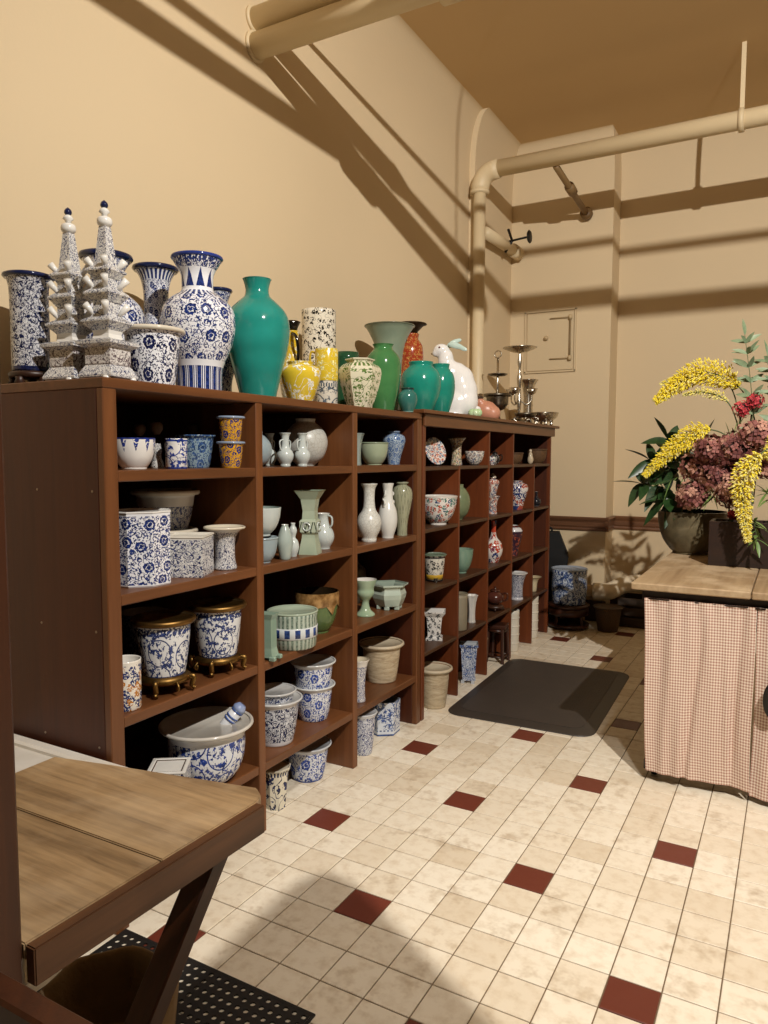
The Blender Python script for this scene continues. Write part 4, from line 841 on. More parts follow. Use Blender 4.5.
V('red_bottle', 'white bottle vase with red dragon and long neck', 'bottle', -1.966, 5.20, a3, .070, .315, 'bottle', m_porc('e2dad2', 'b8462e', 'multi', 18, ((.72, 1.1, 'solid'),), fg2='a03a26', fill=1.1))
V('imari_vase', 'dark navy and rust vase with white shoulder', 'vase', -1.955, 5.62, a3, .072, .245, 'meiping', m_porc('3a2432', '9a4a34', 'sprig', 24, ((.72, .86, 'white'),)), parts=lambda r, R, H: lathe('white_shoulder', [(.98*R, .80*H), (1.0*R, .82*H), (.80*R, .91*H), (.60*R, .935*H)], m_glaze('d8d6d8'), r, n=30))
V('square_vase', 'white square flared vase with dark painted sprays', 'vase', -1.975, 4.190, a4, .070, .185, 'sqflare', m_porc('e2dfda', '4a4c50', 'sprig', 22), n=4, rz=.25, inner='d6d2cc')
V('stoneware_crock', 'plain grey-tan stoneware crock', 'crock', -1.945, 4.50, a4, .062, .245, 'crock', m_glaze('948a74', '857b66', .55), inner='3a342a', rim=m_glaze('8a806a', rough=.5))
V('wavy_vase', 'narrow white vase with wavy relief beside the crock', 'vase', -1.945, 4.735, a4, .042, .197, 'tulip', m_glaze('d6d2ca', 'c2beb6', .35), wob=(6, .10))
V('grey_jar', 'round grey jar half hidden behind a divider', 'jar', -2.06, 5.03, a4, .062, .160, 'sphere', m_glaze('8a867c', '7a766c', .4))
def tripod(root, R, H):
    m = m_wood('2a1810', '45291a', 2, 9)
    lathe('wood_stand', [(.5*R, -.030), (.95*R, -.026), (1.0*R, -.012), (.7*R, -.001)], m, root, n=22)
    for q in range(4):
        a = q*PI/2+.4; tube('stand_foot', [(.8*R*math.cos(a), .8*R*math.sin(a), -.02), (1.0*R*math.cos(a), 1.0*R*math.sin(a), -.042)], .008, m, root, 7)
    teapot_parts(m_glaze('4a2a20'))(root, R, H)
V('brown_teapot', 'reddish brown teapot on a dark carved stand', 'teapot', -1.945, 5.195, a4+.050, .068, .105, 'sphere', m_glaze('5a3026', '44241c', .2), parts=tripod)
V('tulip_vase', 'blue-and-white flared vase on a white foot in the fourth column', 'vase', -1.945, 5.70, a4, .080, .220, 'tulip', m_porc('c8c8cc', '3a3c5c', 'dense', 34, ((0, .1, 'white'),), fill=.6), rim=m_glaze('d8d6d2'))
V('cream_bowl', 'plain cream flared bowl in the last column', 'bowl', -1.945, 6.12, a4, .072, .128, 'flaretop', m_glaze('cdbf9e', 'bcae8c', .4), inner='c0b08e')
V('bark_pot', 'large cream bark-textured pot on the floor where the cabinets meet', 'flowerpot', -1.925, 4.085, 0, .108, .245, 'pot', BARK, inner='8a5a42', rim=BARKR, rimr=.010)
V('square_planter', 'blue-and-white square tapering planter on the floor', 'planter', -1.925, 4.645, .018, .063, .255, 'sqpot', m_porc('d8dce2', '3a568e', 'dense', 30, ((.9, 1.1, 'mottle'),), fill=.8), n=4, rz=.25, inner='a8acb0', parts=lambda r, R, H: [box('foot', (a*.55*R-.011, a*.55*R+.011, b_*.55*R-.011, b_*.55*R+.011, -.018, .004), m_glaze('c8ccd2'), r) for a in (-1, 1) for b_ in (-1, 1)])
V('tan_pot', 'plain tan clay pot beside the small wooden stool', 'flowerpot', -2.02, 5.04, 0, .075, .210, 'crock', m_glaze('8f8062', '7d6e52', .6), inner='4a3c28', rim=m_glaze('8a7a5c', rough=.6))
DW = m_wood('2a150c', '4a281a', 2, 9, .35)
def stool(label, x, y, z0, R, H, n, rz=0.0):
    t = thing('wooden_stool', label, 'stool', (x, y, z0), rz)
    lathe('seat', [(R*.9, H-.03), (R, H-.024), (R, H-.006), (R*.94, H)], DW, t, n=n)
    k = 4
    for q in range(k):
        a = q*PI/2 + PI/4; r0 = R*.80*(1.38 if n == 4 else 1); r1 = R*.92*(1.38 if n == 4 else 1)
        c, s = math.cos(a), math.sin(a); tube('leg', bend([(r0*c, r0*s, H-.025), (r0*1.04*c, r0*1.04*s, H*.5), (r1*c, r1*s, .0)], 3), .013, DW, t, 6, smooth=False)
        a2_ = a + PI/2; tube('stretcher', [(r1*.97*c, r1*.97*s, H*.16), (r1*.97*math.cos(a2_), r1*.97*math.sin(a2_), H*.16)], .008, DW, t, 6)
        tube('apron', [(r0*c, r0*s, H-.045), (r0*math.cos(a2_), r0*math.sin(a2_), H-.045)], .013, DW, t, 6)
    return t
stool('small dark square stool tucked under the far cabinet', -1.935, 5.235, 0, .072, .290, 4, .0)
for (x, y, H, lab) in ((-1.94, 5.58, .335, 'white ribbed cylinder canister on the floor in the fourth column'), (-1.94, 6.08, .368, 'taller white ribbed cylinder canister in the last column')):
    def lidf(r, R, HH):
        for k in range(4): lathe('ridge', [(R*1.0, HH*(.2+.2*k)), (R*1.05, HH*(.205+.2*k)), (R*1.05, HH*(.225+.2*k)), (R*1.0, HH*(.23+.2*k))], m_glaze('dcd4c4', 'ccc4b4', .5), r, n=28)
    V('white_canister', lab, 'canister', x, y, 0, .055, H, 'crock', m_glaze('d8d0c0', 'c8c0b0', .5), parts=lidf, group='white canisters')
# blue pot on a stand beyond the cabinet, black case and dark basket behind
t = stool('dark carved round stand carrying the blue-and-white stool pot', -1.765, 6.62, 0, .185, .225, 24, .3)
lathe('carved_apron', [(.150, .12), (.176, .125), (.180, .16), (.172, .197)], DW, t, n=24, wob=(8, .03)); lathe('foot_ring', [(.15, .02), (.185, .022), (.185, .042), (.15, .044)], DW, t, n=24)
V('cylinder_planter', 'blue-and-white cloud-pattern cylinder pot on the dark round stand', 'planter', -1.765, 6.62, .225, .160, .320, 'crock', m_porc('c2ccd8', '3a4f7c', 'dense', 13, ((.9, .96, 'dots'),), fill=.9), inner='8a94a0', rim=m_glaze('a8b4c4'))
t = thing('black_case', 'black angular case standing in the corner behind the blue-and-white pot', 'case', (-2.06, 6.83, 0), .25)
BC = m_plain('060606', .8)
mesh('shell', [(-.15, -.09, 0), (.15, -.09, 0), (.15, .09, 0), (-.15, .09, 0), (-.17, -.10, .62), (.22, -.10, .62), (.22, .10, .62), (-.17, .10, .62), (-.15, -.08, .85), (.13, -.08, .85), (.13, .08, .85), (-.15, .08, .85)],
     [(3, 2, 1, 0), (8, 9, 10, 11)] + [(i+j, i+(j+1) % 4, i+4+(j+1) % 4, i+4+j) for i in (0, 4) for j in range(4)], BC, t)
tube('handle', bend([(-.06, 0, .85), (-.05, 0, .885), (.05, 0, .885), (.06, 0, .85)]), .010, BC, t, 8)
t = V('wicker_basket', 'dim brown basket on the floor right of the dark stand', 'basket', -1.42, 6.66, 0, .13, .22, 'pot', weave('5a452c', '33241a'), inner='1a120a', rim=m_plain('4a3824'))
t = thing('floor_crate', 'dark open crate against the back wall under the low pipe', 'crate', (-1.12, 7.02, 0))
CR_ = m_wood('2c2118', '443425', 0, 8, .6)
for z in (.02, .11, .20):
    box('slat', (-.26, .26, -.15, -.135, z, z+.07), CR_, t, .002); box('slat', (-.26, .26, .135, .15, z, z+.07), CR_, t, .002)
    box('end_slat', (-.26, -.245, -.135, .135, z, z+.07), CR_, t, .002); box('end_slat', (.245, .26, -.135, .135, z, z+.07), CR_, t, .002)
box('bottom', (-.25, .25, -.14, .14, .0, .015), CR_, t)

# ------------------------------------------------------------------ mats
def rounded(x0, x1, y0, y1, r, n=6):
    out = []
    for (cx, cy, a0) in ((x1-r, y1-r, 0), (x0+r, y1-r, PI/2), (x0+r, y0+r, PI), (x1-r, y0+r, 1.5*PI)):
        out += [(cx+r*math.cos(a0+PI/2*i/n), cy+r*math.sin(a0+PI/2*i/n)) for i in range(n+1)]
    return out
n_ = NT('black rubber'); p_ = n_.obj()
ch = n_.node('ShaderNodeTexVoronoi', voronoi_dimensions='2D'); n_.link(p_, ch.inputs['Vector']); ch.inputs['Scale'].default_value = 55; ch.inputs['Randomness'].default_value = 0.0
n_.bump(n_.lt(ch.outputs['Distance'], .34), .9, .004); RUB = n_.done(n_.mix(n_.noise(p_, 8, 3), lin('3a332d'), lin('463d36')), .55)
t = thing('standing_mat', 'black textured anti-fatigue mat with rounded corners in front of the far cabinet', 'mat', (-1.395, 4.69, 0), .035)
def slab(name, rings, mat, parent):
    V_, F_ = [], []; k = len(rings[0][0])
    for pts, z in rings: V_ += [(x, y, z) for x, y in pts]
    for i in range(len(rings)-1):
        for j in range(k): F_.append((i*k+j, i*k+(j+1) % k, (i+1)*k+(j+1) % k, (i+1)*k+j))
    F_.append(tuple((len(rings)-1)*k+j for j in range(k)))
    return mesh(name, V_, F_, mat, parent)
slab('border', [(rounded(-.445, .445, -.69, .69, .10), .001), (rounded(-.442, .442, -.687, .687, .098), .006), (rounded(-.375, .375, -.62, .62, .07), .018)], m_plain('3a332d', .5), t)
slab('tread', [(rounded(-.372, .372, -.617, .617, .07), .012), (rounded(-.372, .372, -.617, .617, .07), .0205)], RUB, t)
# perforated rubber mat near the camera: every hole is cut
PERF = m_plain('191614', .6)
def perforated(x0, x1, y0, y1, p, r, z0, z1):
    nx, ny = round((x1-x0)/p), round((y1-y0)/p); p = (x1-x0)/nx; V_, F_ = [], []; k = 8
    for i in range(nx):
        for j in range(ny):
            cx, cy = x0+(i+.5)*p, y0+(j+.5)*p; b0 = len(V_); h = p/2
            sq = [(h, 0), (h, h), (0, h), (-h, h), (-h, 0), (-h, -h), (0, -h), (h, -h)]
            for z in (z1, z0):
                V_ += [(cx+a, cy+c, z) for a, c in sq]; V_ += [(cx+r*math.cos(q*PI/4), cy+r*math.sin(q*PI/4), z) for q in range(8)]
            for q in range(8):
                q2 = (q+1) % 8
                F_.append((b0+q, b0+q2, b0+8+q2, b0+8+q)); F_.append((b0+8+q, b0+8+q2, b0+24+q2, b0+24+q))
    return V_, F_
t = thing('perforated_mat', 'black perforated rubber mat under the worn wooden leaf', 'mat', (-1.49, 1.10, 0))
V_, F_ = perforated(-.37, .37, -.342, .495, .031, .0085, .001, .006); mesh('sheet', V_, F_, PERF, t)
for b in ((.3705, .378, -.355, .50), (-.378, -.3705, -.355, .50)): box('edge_strip', (b[0], b[1], b[2], b[3], .001, .0065), PERF, t)
for b in ((-.3704, .3704, .4905, .50), (-.3704, .3704, -.355, -.3425)): box('edge_strip', (b[0], b[1], b[2], b[3], .001, .0065), PERF, t)

# ------------------------------------------------------------------ curtained table with flowers
TX0, TX1, TY0, TY1, TZ = -.665, .80, 3.60, 5.20, .965
TW = m_wood('8f7150', 'c2a883', 1, 7, .55, wear=.55); TD = m_wood('1c110b', '33211a', 0, 8, .5)
t = thing('work_table', 'worn pale plank-topped work table behind the gingham curtain', 'table', (0.07, 4.40, 0)); L = t.location.copy()
def tb(nm, bb, m, bev=.004): return box(nm, bb, m, t, bev, loc=tuple(-L))
for (x0, x1) in ((TX0, -.152), (-.148, .322), (.326, TX1)): tb('top_plank', (x0, x1, TY0, TY1, TZ-.034, TZ), TW, .005)
tb('apron', (TX0+.045, TX1-.045, TY0+.045, TY0+.07, TZ-.10, TZ-.034), TD); tb('apron', (TX0+.045, TX1-.045, TY1-.07, TY1-.045, TZ-.10, TZ-.034), TD)
tb('side_apron', (TX0+.045, TX0+.07, TY0+.07, TY1-.07, TZ-.10, TZ-.034), TD); tb('side_apron', (TX1-.07, TX1-.045, TY0+.07, TY1-.07, TZ-.10, TZ-.034), TD)
for x in (TX0+.08, TX1-.15):
    for y in (TY0+.09, TY1-.15):
        tb('leg', (x, x+.07, y, y+.07, .045, TZ-.034), TD)
        lathe('caster', [(.0, -.012), (.022, -.012), (.024, 0), (.022, .012), (0, .012)], m_plain('0d0b0a', .5), t, (x+.035-L.x, y+.03-L.y, .024), n=16, rot=(0, PI/2, 0))
tb('lower_rail', (TX0+.07, TX1-.08, TY0+.075, TY0+.105, .035, .085), TD)
n_ = NT('gingham cloth'); u_ = n_.node('ShaderNodeUVMap', uv_map='m').outputs[0]
s_ = n_.node('ShaderNodeSeparateXYZ'); n_.link(u_, s_.inputs[0]); ck = .0135
ga = n_.lt(n_.math('FRACT', n_.math('DIVIDE', s_.outputs[0], ck)), .5); gb = n_.lt(n_.math('FRACT', n_.math('DIVIDE', s_.outputs[1], ck)), .5)
GING = n_.done(n_.mix(n_.mul(n_.math('ADD', ga, gb), .5), lin('eadac8'), lin('a87a6a')), .9, spec=.1)
GING.node_tree.nodes['Principled BSDF'].inputs['Sheen Weight'].default_value = .15
def curtain(label, x0, x1, z0, z1, y, seed, folds):
    rnd = random.Random(seed); nx, nz = 90, 36; V_, F_, uv = [], [], []
    ph = [rnd.uniform(0, 6.28) for _ in range(4)]
    def dy(s, v):
        xx = s*(x1-x0); g = .004*math.sin(xx*95+ph[0]) * math.exp(-(1-v)*7)
        d = .012*math.sin(xx*19+ph[1]+.8*(1-v)) + .007*math.sin(xx*41+ph[2]-1.4*(1-v)) + .004*math.sin(xx*70+6*v+ph[0])*v
        for (fx, w_, dep, sl) in folds:
            q = (xx-fx-sl*(1-v))/w_; d += dep*math.exp(-q*q)*(.35+.65*min(1, (1-v)*2.2))
        sw = .010*math.sin(7*(1-v)+9*s+ph[3])*(1-v)*v
        return -(d*(.35+.65*(1-v)) + g + sw + .012*(1-v))
    for i in range(nz+1):
        v = i/nz
        for j in range(nx+1):
            s = j/nx; V_.append((x0+s*(x1-x0) + (.028*(1-v)*(1-s) if seed == 3 else 0) + .006*math.sin(5*v+seed)*(1-v), y+dy(s, v), z0+(z1-z0)*v))
    for i in range(nz):
        for j in range(nx):
            F_.append((i*(nx+1)+j, i*(nx+1)+j+1, (i+1)*(nx+1)+j+1, (i+1)*(nx+1)+j))
            for (a, c) in ((i, j), (i, j+1), (i+1, j+1), (i+1, j)): uv.append((c/nx*(x1-x0)*1.15, a/nz*(z1-z0)))
    t = thing('gingham_curtain', label, 'curtain', (0, 0, 0), 0, 'table skirts')
    o = mesh('cloth', V_, F_, GING, t, smooth=True); l = o.data.uv_layers.new(name='m'); l.data.foreach_set('uv', [c for p in uv for c in p])
    tube('curtain_wire', [(x0-.01, y+.004, z1-.004), (x1+.01, y+.004, z1-.004)], .004, m_plain('2a1a12'), t, 6)
    return t
curtain('pink and cream gingham curtain, the left panel of the table skirt', TX0+.06, -.126, .052, TZ-.072, TY0+.030, 3, [(.13, .03, .022, -.05), (.27, .018, -.026, -.09), (.35, .02, .020, .04), (.42, .016, -.022, -.03)])
curtain('pink and cream gingham curtain, the right panel at the frame edge', -.122, TX1-.06, .030, TZ-.072, TY0+.022, 5, [(.05, .03, .012, .0), (.2, .03, -.014, .05), (.4, .03, .012, -.04), (.6, .03, -.014, .03)])
t = thing('black_hand_mirror', 'black oval paddle hanging against the right gingham panel', 'paddle', (-.045, TY0-.035, .50))
V_, F_ = [], []
lathe('disc', curve_prof([(0, -.010), (.045, -.009), (.052, 0), (.045, .009), (0, .010)], 3), BLK, t, n=28, rot=(PI/2, 0, 0), sx=.8, sy=1.6)
blob('rivet', [((-.012, -.012, .012), (.007, .004, .007))], m_glaze('e0e0e0'), t, voxel=.003, it=1); tube('hook', [(0, 0, .07), (0, .02, .20), (0, .035, .40)], .004, BLK, t, 6)
# stone bowl and dark trough
n_ = NT('dull bronze glaze'); p_ = n_.obj(); DUL = n_.done(n_.ramp(n_.noise(p_, 9, 4, .6, .8), [(.3, lin('4a4230')), (.6, lin('6a6048')), (.8, lin('8a7f66'))]), .3)
V('flower_bowl', 'olive-brown glazed bowl holding the flower arrangement', 'bowl', -.545, 4.895, TZ, .205, .262, 'deepbowl', DUL, inner='1c1810', th=.012)
t = thing('dark_trough', 'dark wooden trough beside the flower bowl', 'planter', (-.12, 4.49, TZ))
DT = m_wood('1d110b', '301c12', 0, 8, .45)
for b in ((-.285, .50, -.105, -.085), (-.285, .50, .085, .105)): box('side', (b[0], b[1], b[2], b[3], 0, .245), DT, t, .003)
for b in ((-.285, -.265, -.085, .085), (.48, .50, -.085, .085)): box('end', (b[0], b[1], b[2], b[3], 0, .245), DT, t, .003)
box('bottom', (-.265, .48, -.085, .085, 0, .015), DT, t); box('soil', (-.265, .48, -.085, .085, .17, .205), m_plain('1a130d', .95, var=.3), t)

def leaf_data(p, d, ln, wd, droop, side=None, fold=.25):
    p, d = Vector(p), Vector(d).normalized(); sd = side or d.cross(Vector((0, 0, 1)));
    if sd.length < .05: sd = Vector((1, 0, 0))
    sd.normalize(); nr = sd.cross(d).normalized(); V_, F_ = [], []; n = 6
    for i in range(n+1):
        s = i/n; c = p + d*ln*s - Vector((0, 0, 1))*droop*ln*s*s; ww = wd*.5*math.sin(PI*min(1, .06+s*.94))**.8*(1.05-.35*s)
        if i == n: ww = .0008
        V_ += [c - sd*ww + nr*ww*fold, c, c + sd*ww + nr*ww*fold]
    for i in range(n):
        F_ += [(i*3, i*3+1, i*3+4, i*3+3), (i*3+1, i*3+2, i*3+5, i*3+4)]
    return V_, F_
def leafm(c1, c2, rough=.35): return m_glaze(c1, c2, rough, 22)
LD, LM, LP_, LG = leafm('1d3318', '2c4722'), leafm('3f5f2c', '56763a'), leafm('8a9a78', '6f8464', .5), leafm('5a7a3c', '7a9450')
ST = m_plain('46552c', .6)
BO = Vector((-.545, 4.88, 1.20))
def branch(name, label, cat, pts, leaves, lm, ln, wd, spread, group, srad=.004, part='leaf', seed=1, t0=.35):
    rnd = random.Random(seed); root = thing(name, label, cat, tuple(pts[0]), 0, group); o0 = Vector(pts[0])
    cv = bend([Vector(p)-o0 for p in pts]); tube('stem', cv, [srad*(1-.6*i/(len(cv)-1)) for i in range(len(cv))], ST, root, 6)
    for k in range(leaves):
        f = t0 + (1-t0)*(k+.5)/leaves; i = min(len(cv)-2, int(f*(len(cv)-1))); tg = (cv[i+1]-cv[i]).normalized()
        a = k*2.4 + rnd.uniform(-.4, .4); e1 = tg.cross(Vector((0, 0, 1)) if abs(tg.z) < .9 else Vector((1, 0, 0))).normalized(); e2 = tg.cross(e1)
        d = tg*(1-spread) + (e1*math.cos(a) + e2*math.sin(a))*spread
        face = Vector((rnd.uniform(-.3, .5), -1, rnd.uniform(.1, .9))); sd_ = d.cross(face) if wd > .03 else None
        V_, F_ = leaf_data(cv[i], d, ln*rnd.uniform(.75, 1.1), wd*rnd.uniform(.8, 1.1), rnd.uniform(.05, .3), sd_); mesh(part, V_, F_, lm, root, smooth=True)
    if leaves:
        V_, F_ = leaf_data(cv[-1], cv[-1]-cv[-2], ln, wd, .1); mesh(part, V_, F_, lm, root, smooth=True)
    return root
# glossy dark leaves at the left
for k, (pts, lab) in enumerate((
    ([BO, (-.68, 4.80, 1.36), (-.84, 4.72, 1.40)], 'dark glossy leaf branch reaching lowest and farthest left from the bowl'),
    ([BO, (-.66, 4.84, 1.45), (-.80, 4.76, 1.55)], 'dark glossy leaf branch at mid height left of the bowl'),
    ([BO, (-.62, 4.86, 1.50), (-.70, 4.80, 1.68)], 'dark glossy leaf branch rising highest behind the lower yellow spray'),
    ([BO, (-.60, 4.82, 1.30), (-.70, 4.72, 1.30)], 'dark glossy leaf branch hugging the bowl rim'),
    ([BO, (-.56, 4.95, 1.45), (-.50, 4.98, 1.66)], 'dark glossy leaf branch standing in the middle of the bowl'))):
    branch('leaf_branch', lab, 'foliage', pts, 13, LD, .165, .068, .66, 'dark leaf branches', seed=k+2, t0=.45)
# grassy green sprays
for k, (pts, lab) in enumerate((
    ([BO, (-.50, 4.78, 1.45), (-.66, 4.62, 1.42)], 'fine green grass spray bending left over the bowl'),
    ([BO, (-.42, 4.74, 1.50), (-.30, 4.60, 1.72)], 'fine green grass spray standing under the red flowers'),
    ([BO, (-.44, 4.72, 1.36), (-.40, 4.55, 1.34)], 'fine green grass spray drooping before the bowl'))):
    branch('grass_spray', lab, 'foliage', pts, 22, LG, .11, .009, .5, 'grassy sprays', seed=k+20, srad=.003, part='blade', t0=.3)
# pale upright stems at the right
for k, (pts, lab) in enumerate((
    ([(-.20, 4.50, 1.16), (-.22, 4.60, 1.80), (-.28, 4.66, 2.25)], 'pale green leafy stem, the tallest of the arrangement'),
    ([(-.12, 4.49, 1.16), (-.10, 4.58, 1.75), (-.16, 4.62, 2.12)], 'pale green leafy stem at the right edge, second tallest'),
    ([(-.02, 4.49, 1.16), (.0, 4.55, 1.60), (-.06, 4.55, 1.95)], 'pale green leafy stem at the right edge, third tallest'))):
    branch('pale_stem', lab, 'foliage', pts, 34, LP_, .105, .032, .6, 'pale leafy stems', seed=k+40, t0=.45)
for k, (pts, lab) in enumerate((
    ([(-.16, 4.46, 1.16), (-.18, 4.36, 1.22), (-.16, 4.28, 1.12)], 'green leafy sprig spilling over the dark trough, lower one'),
    ([(-.10, 4.46, 1.16), (-.11, 4.36, 1.34), (-.13, 4.28, 1.38)], 'green leafy sprig spilling over the dark trough, upper one'))):
    branch('green_sprig', lab, 'foliage', pts, 14, LG, .085, .022, .6, 'sprigs over the trough', seed=k+60, t0=.4)
# yellow plumes: a stem set round with small florets
YM = [m_plain('fbe03a', .6, var=.12, scale=40), m_plain('e6dc8a', .6, var=.2, scale=40)]
OCT = ([(1, 0, 0), (-1, 0, 0), (0, 1, 0), (0, -1, 0), (0, 0, 1), (0, 0, -1)], [(0, 2, 4), (2, 1, 4), (1, 3, 4), (3, 0, 4), (2, 0, 5), (1, 2, 5), (3, 1, 5), (0, 3, 5)])
def plume(label, pts, rad, n, seed, pale=.25, size=.010):
    rnd = random.Random(seed); root = thing('yellow_plume', label, 'flower', tuple(pts[0]), 0, 'yellow plumes'); o0 = Vector(pts[0])
    cv = bend([Vector(p)-o0 for p in pts], 8); tube('stem', cv, .004, ST, root, 6); V_, F_, mi = [], [], []
    for k in range(n):
        f = .40 + .60*(k/n); i = min(len(cv)-2, int(f*(len(cv)-1))); base = cv[i].lerp(cv[i+1], rnd.random()); tg = (cv[i+1]-cv[i]).normalized()
        w_ = rad*min(1, (f-.36)*9)*(1 - .78*max(0, (f-.55)/.45))
        e = Vector((rnd.gauss(0, 1), rnd.gauss(0, 1), rnd.gauss(0, 1))); e = (e - tg*e.dot(tg)).normalized()
        out = (e + tg*.6).normalized(); c = base + out*w_*rnd.uniform(.25, 1.15); q = out.to_track_quat('Z', 'Y').to_matrix(); b0 = len(V_); s = size*rnd.uniform(.6, 1.1)*(1-.35*f)
        V_ += [c + q @ Vector((v[0]*s*.6, v[1]*s*.6, v[2]*s*1.5)) for v in OCT[0]]; F_ += [tuple(b0+a for a in fc) for fc in OCT[1]]; mi += [1 if rnd.random() < pale + .8*max(0, f-.78) else 0]*8
    o = mesh('florets', V_, F_, YM, root); o.data.polygons.foreach_set('material_index', mi); return root
plume('big yellow plume arching left at the top of the arrangement', [(-.20, 4.60, 1.30), (-.20, 4.68, 1.70), (-.30, 4.74, 1.96), (-.50, 4.75, 2.06), (-.65, 4.75, 1.99), (-.76, 4.75, 1.90)], .085, 3000, 1, size=.0095)
plume('thin pale yellow plume lying just above the big arching one', [(-.24, 4.66, 1.50), (-.34, 4.76, 1.95), (-.50, 4.80, 2.04), (-.64, 4.80, 2.045), (-.745, 4.80, 2.005)], .035, 420, 2, pale=.6, size=.008)
plume('pale greenish plume below the big arching one', [(-.24, 4.66, 1.50), (-.34, 4.72, 1.85), (-.48, 4.72, 1.94), (-.60, 4.72, 1.93)], .035, 360, 3, pale=.8, size=.008)
plume('yellow plume drooping left over the dark leaves', [(-.34, 4.72, 1.30), (-.32, 4.70, 1.62), (-.44, 4.68, 1.72), (-.58, 4.66, 1.66), (-.69, 4.64, 1.56), (-.79, 4.62, 1.45)], .070, 2300, 4, size=.009)
plume('pale yellow plume hanging down in front of the dark trough', [(-.06, 4.42, 1.30), (-.06, 4.32, 1.60), (-.16, 4.26, 1.58), (-.235, 4.24, 1.44), (-.225, 4.22, 1.28), (-.20, 4.20, 1.13)], .066, 2000, 5, pale=.5, size=.009)
plume('yellow plume at the right frame edge', [(.0, 4.45, 1.25), (-.02, 4.40, 1.58), (-.08, 4.38, 1.66), (-.14, 4.34, 1.56)], .06, 1100, 6, pale=.4, size=.009)
# hydrangea heads and red blossoms: four-petalled florets on a ball
def head(name, label, c, R, n, mats, seed, group, ps=.016):
    rnd = random.Random(seed); root = thing(name, label, 'flower', tuple(c), 0, group); V_, F_, mi = [], [], []
    tube('stem', bend([(0, 0, 0), (-.02, .05, -.10), Vector((-.03, .06, -.04)) + (BO-Vector(c))*.8 if (BO-Vector(c)).length < .45 else Vector((0, .03, -.20))]), .005, ST, root, 6)
    for k in range(n):
        zz_ = 1-2*(k+.5)/n; a = k*2.39996; rr = math.sqrt(max(0, 1-zz_*zz_)); d = Vector((rr*math.cos(a), rr*math.sin(a), zz_)); p = Vector((d.x*1.1, d.y*.9, d.z*.95))*R*rnd.uniform(.70, 1.12)
        q = (d+Vector((rnd.uniform(-.3, .3), rnd.uniform(-.3, .3), rnd.uniform(-.3, .3)))).to_track_quat('Z', 'Y').to_matrix(); rot = rnd.uniform(0, 1.57); m = rnd.randrange(len(mats)); s = ps*rnd.uniform(.8, 1.25)
        for b in range(4):
            al = rot+b*PI/2; b0 = len(V_)
            for (r, w_, h) in ((.05, 0, 0), (.62, -.5, .12), (1.15, 0, .28), (.62, .5, .12)):
                V_.append(p + q @ Vector((s*(r*math.cos(al)-w_*math.sin(al)), s*(r*math.sin(al)+w_*math.cos(al)), s*h)))
            F_.append((b0, b0+1, b0+2, b0+3)); mi.append(m)
    o = mesh('florets', V_, F_, mats, root); o.data.polygons.foreach_set('material_index', mi)
    blob('core', [((0, 0, 0), (R*.72, R*.72, R*.72))], m_plain('3a2420', .8), root, voxel=R*.16, it=2); return root
HY = [m_plain('8f5850', .7, var=.3, scale=40), m_plain('bb8a76', .7, var=.3, scale=40), m_plain('6e3c38', .7, var=.3, scale=40)]
for k, (c, R, lab) in enumerate((((-.50, 4.70, 1.50), .085, 'dusky mauve hydrangea head under the drooping yellow plume'), ((-.53, 4.66, 1.34), .075, 'dusky mauve hydrangea head just above the bowl rim, lowest left'), ((-.38, 4.64, 1.45), .095, 'dusky mauve hydrangea head in the middle of the arrangement'), ((-.30, 4.58, 1.60), .090, 'dusky mauve hydrangea head just below the red blossoms'), ((-.19, 4.55, 1.68), .085, 'dusky mauve hydrangea head at the right frame edge'), ((-.30, 4.52, 1.36), .075, 'dusky mauve hydrangea head low beside the dark trough'), ((-.43, 4.60, 1.60), .075, 'dusky mauve hydrangea head above the middle, against the drooping plume stem'), ((-.10, 4.50, 1.52), .080, 'dusky mauve hydrangea head behind the hanging pale plume'))):
    head('hydrangea_head', lab, c, R*1.08, 90, HY, k, 'hydrangea heads', .024)
RD = [m_plain('a02430', .6, var=.3, scale=40), m_plain('c23a44', .6, var=.2, scale=40)]
for k, (c, R, lab) in enumerate((((-.27, 4.60, 1.83), .045, 'red blossom cluster below the big yellow plume, left half'), ((-.21, 4.58, 1.87), .042, 'red blossom cluster below the big yellow plume, right half'), ((-.285, 4.47, 1.245), .028, 'small red blossom low by the hanging pale plume'))):
    head('red_blossom', lab, c, R, 40, RD, k+30, 'red blossoms', .013)

# ------------------------------------------------------------------ worn leaf on its post, foreground left
LW = m_wood('574029', 'b0926a', 0, 13, .5, wear=.22); DWD = m_wood('2c1408', '4c260f', 2, 8, .45)
t = thing('folding_leaf_stand', 'old dark post with a worn wooden folding leaf and diagonal brace', 'table', (-1.15, .70, 0)); L = t.location.copy()
LZ = .75
def plank(nm, poly, z0, z1, m):
    k = len(poly); cx = sum(p[0] for p in poly)/k; cy = sum(p[1] for p in poly)/k
    bm = bmesh.new(); lo = [bm.verts.new((x-cx, y-cy, -(z1-z0)/2)) for x, y in poly]; hi = [bm.verts.new((x-cx, y-cy, (z1-z0)/2)) for x, y in poly]
    bm.faces.new(list(reversed(lo))); bm.faces.new(hi)
    for i in range(k): bm.faces.new((lo[i], lo[(i+1) % k], hi[(i+1) % k], hi[i]))
    bmesh.ops.bevel(bm, geom=bm.edges[:], offset=.0025, segments=2, affect='EDGES'); me = bpy.data.meshes.new(nm); bm.to_mesh(me); bm.free()
    return link(nm, me, m, t, (cx-L.x, cy-L.y, (z0+z1)/2))
plank('leaf_plank', [(-1.72, .725), (-1.092, .725), (-1.085, 1.020), (-1.72, 1.012)], LZ-.030, LZ, LW)
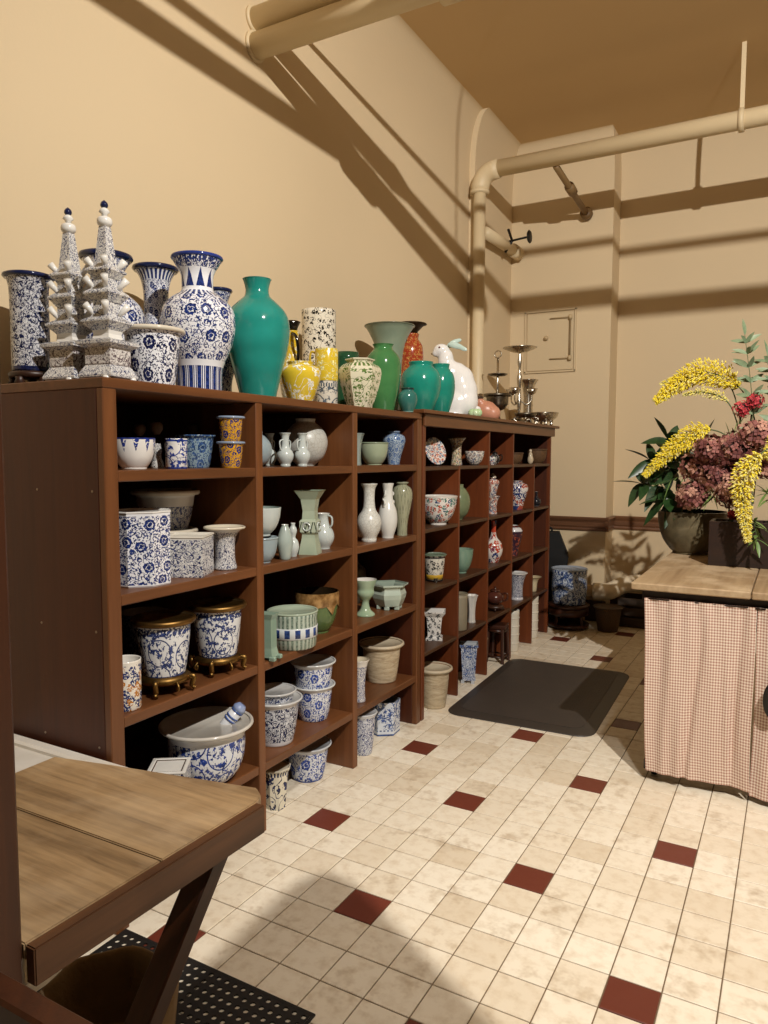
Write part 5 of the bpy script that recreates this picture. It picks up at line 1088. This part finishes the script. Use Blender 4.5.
plank('leaf_plank', [(-1.72, 1.016), (-1.085, 1.024), (-1.078, 1.310), (-1.090, 1.345), (-1.125, 1.372), (-1.56, 1.283), (-1.72, 1.250)], LZ-.030, LZ, LW)
LE = m_wood('38200f', '5e3b20', 1, 8, .5)
plank('leaf_edge', [(-1.0905, .725), (-1.066, .725), (-1.052, 1.312), (-1.0775, 1.312)], LZ-.068, LZ-.0005, LE)  # front face of the leaf, its shade put into a darker wood
plank('leaf_batten', [(-1.56, 1.235), (-1.10, 1.308), (-1.105, 1.336), (-1.56, 1.263)], LZ-.06, LZ-.0305, LE)
box('post', (-1.20, -1.086, .635, .72, 0, 2.6), DWD, t, .006, loc=tuple(-L))
box('front_rail', (-1.80, -.70, .590, .632, .70, .795), DWD, t, .005, loc=tuple(-L))
box('lower_rail', (-1.70, -1.12, .725, .765, .18, .25), DWD, t, .005, loc=tuple(-L))
d0, d1 = Vector((-1.130, 1.235, LZ-.073)), Vector((-1.150, .80, .10)); dv = d1-d0
o = box('brace', (-.022, .022, -.032, .032, -dv.length/2, dv.length/2), DWD, t, .004); o.location = (d0+d1)/2 - L; o.rotation_euler = dv.to_track_quat('Z', 'X').to_euler()
IR = m_metal('5a4c40', .5, .6)
h_ = box('hinge_plate', (-1.135, -1.064, .622, .634, 1.115, 1.168), IR, t, .003, loc=tuple(-L))
for (x, z) in ((-1.115, 1.128), (-1.085, 1.155)): lathe('screw', [(.005, 0), (.005, .002), (0, .003)], m_metal('8a7c6c'), h_, (x-h_.location.x-L.x, -.006, z-h_.location.z-L.z), n=8, rot=(PI/2, 0, 0))
# enamel sink between leaf and cabinet
t = thing('enamel_sink', 'white enamel trough sink wedged between the leaf and the cabinet end', 'sink', (-1.98, 1.38, 0)); WE = m_glaze('e6e2da', 'd8d2c6', .25)
for b in ((-.46, .32, .12, .165), (-.46, .32, -.165, -.12)): box('rim', (b[0], b[1], b[2], b[3], .555, .600), WE, t, .008)
for b in ((-.46, -.42, -.12, .12), (.28, .32, -.12, .12)): box('rim', (b[0], b[1], b[2], b[3], .555, .600), WE, t, .008)
box('basin', (-.42, .28, -.12, .12, .50, .585), WE, t, .006)
box('skirt', (-.45, .15, -.155, .155, .46, .555), WE, t, .006)
for a in (-.40, .05):
    for c in (-.12, .12): tube('leg', [(a, c, 0), (a, c, .47)], .016, m_plain('b8b0a4'), t, 10)
# lined waste basket
t = thing('waste_basket', 'brown round basket with sagging cloth liner under the leaf', 'basket', (-1.385, 1.125, .014))
lathe('wall', [(.125, 0), (.130, .01), (.156, .25), (.150, .25), (.124, .014), (0, .012)], weave('6a5238', '3c2c1e'), t, n=32)
lathe('liner', curve_prof([(.150, .10), (.160, .19), (.166, .255), (.156, .275), (.144, .25), (.133, .15), (.10, .06), (0, .05)], 3), m_plain('8a7456', .9, var=.35, scale=16, bump=.4), t, n=40, wob=(7, .04))
# added unseen board above the camera, shaped to throw the rounded shadow on the tiles
t = thing('shadow_board', 'added out-of-view board on two cords that shades the floor tiles', 'board', (.40, 1.10, 2.58))
PB = [(x-.40, y-1.10) for x, y in [(.168, 1.27), (.172, 1.33), (.195, 1.362), (.240, 1.358), (.62, 1.150), (.62, .85), (.19, .85)]]
slab('board', [(list(reversed(PB)), -.01), (list(reversed(PB)), .01)], CW, t)
for x in (-.17, .10): tube('cord', [(x, -.225, .0), (x, -.225, CZ-2.58)], .003, m_plain('8a7a60'), t, 5)
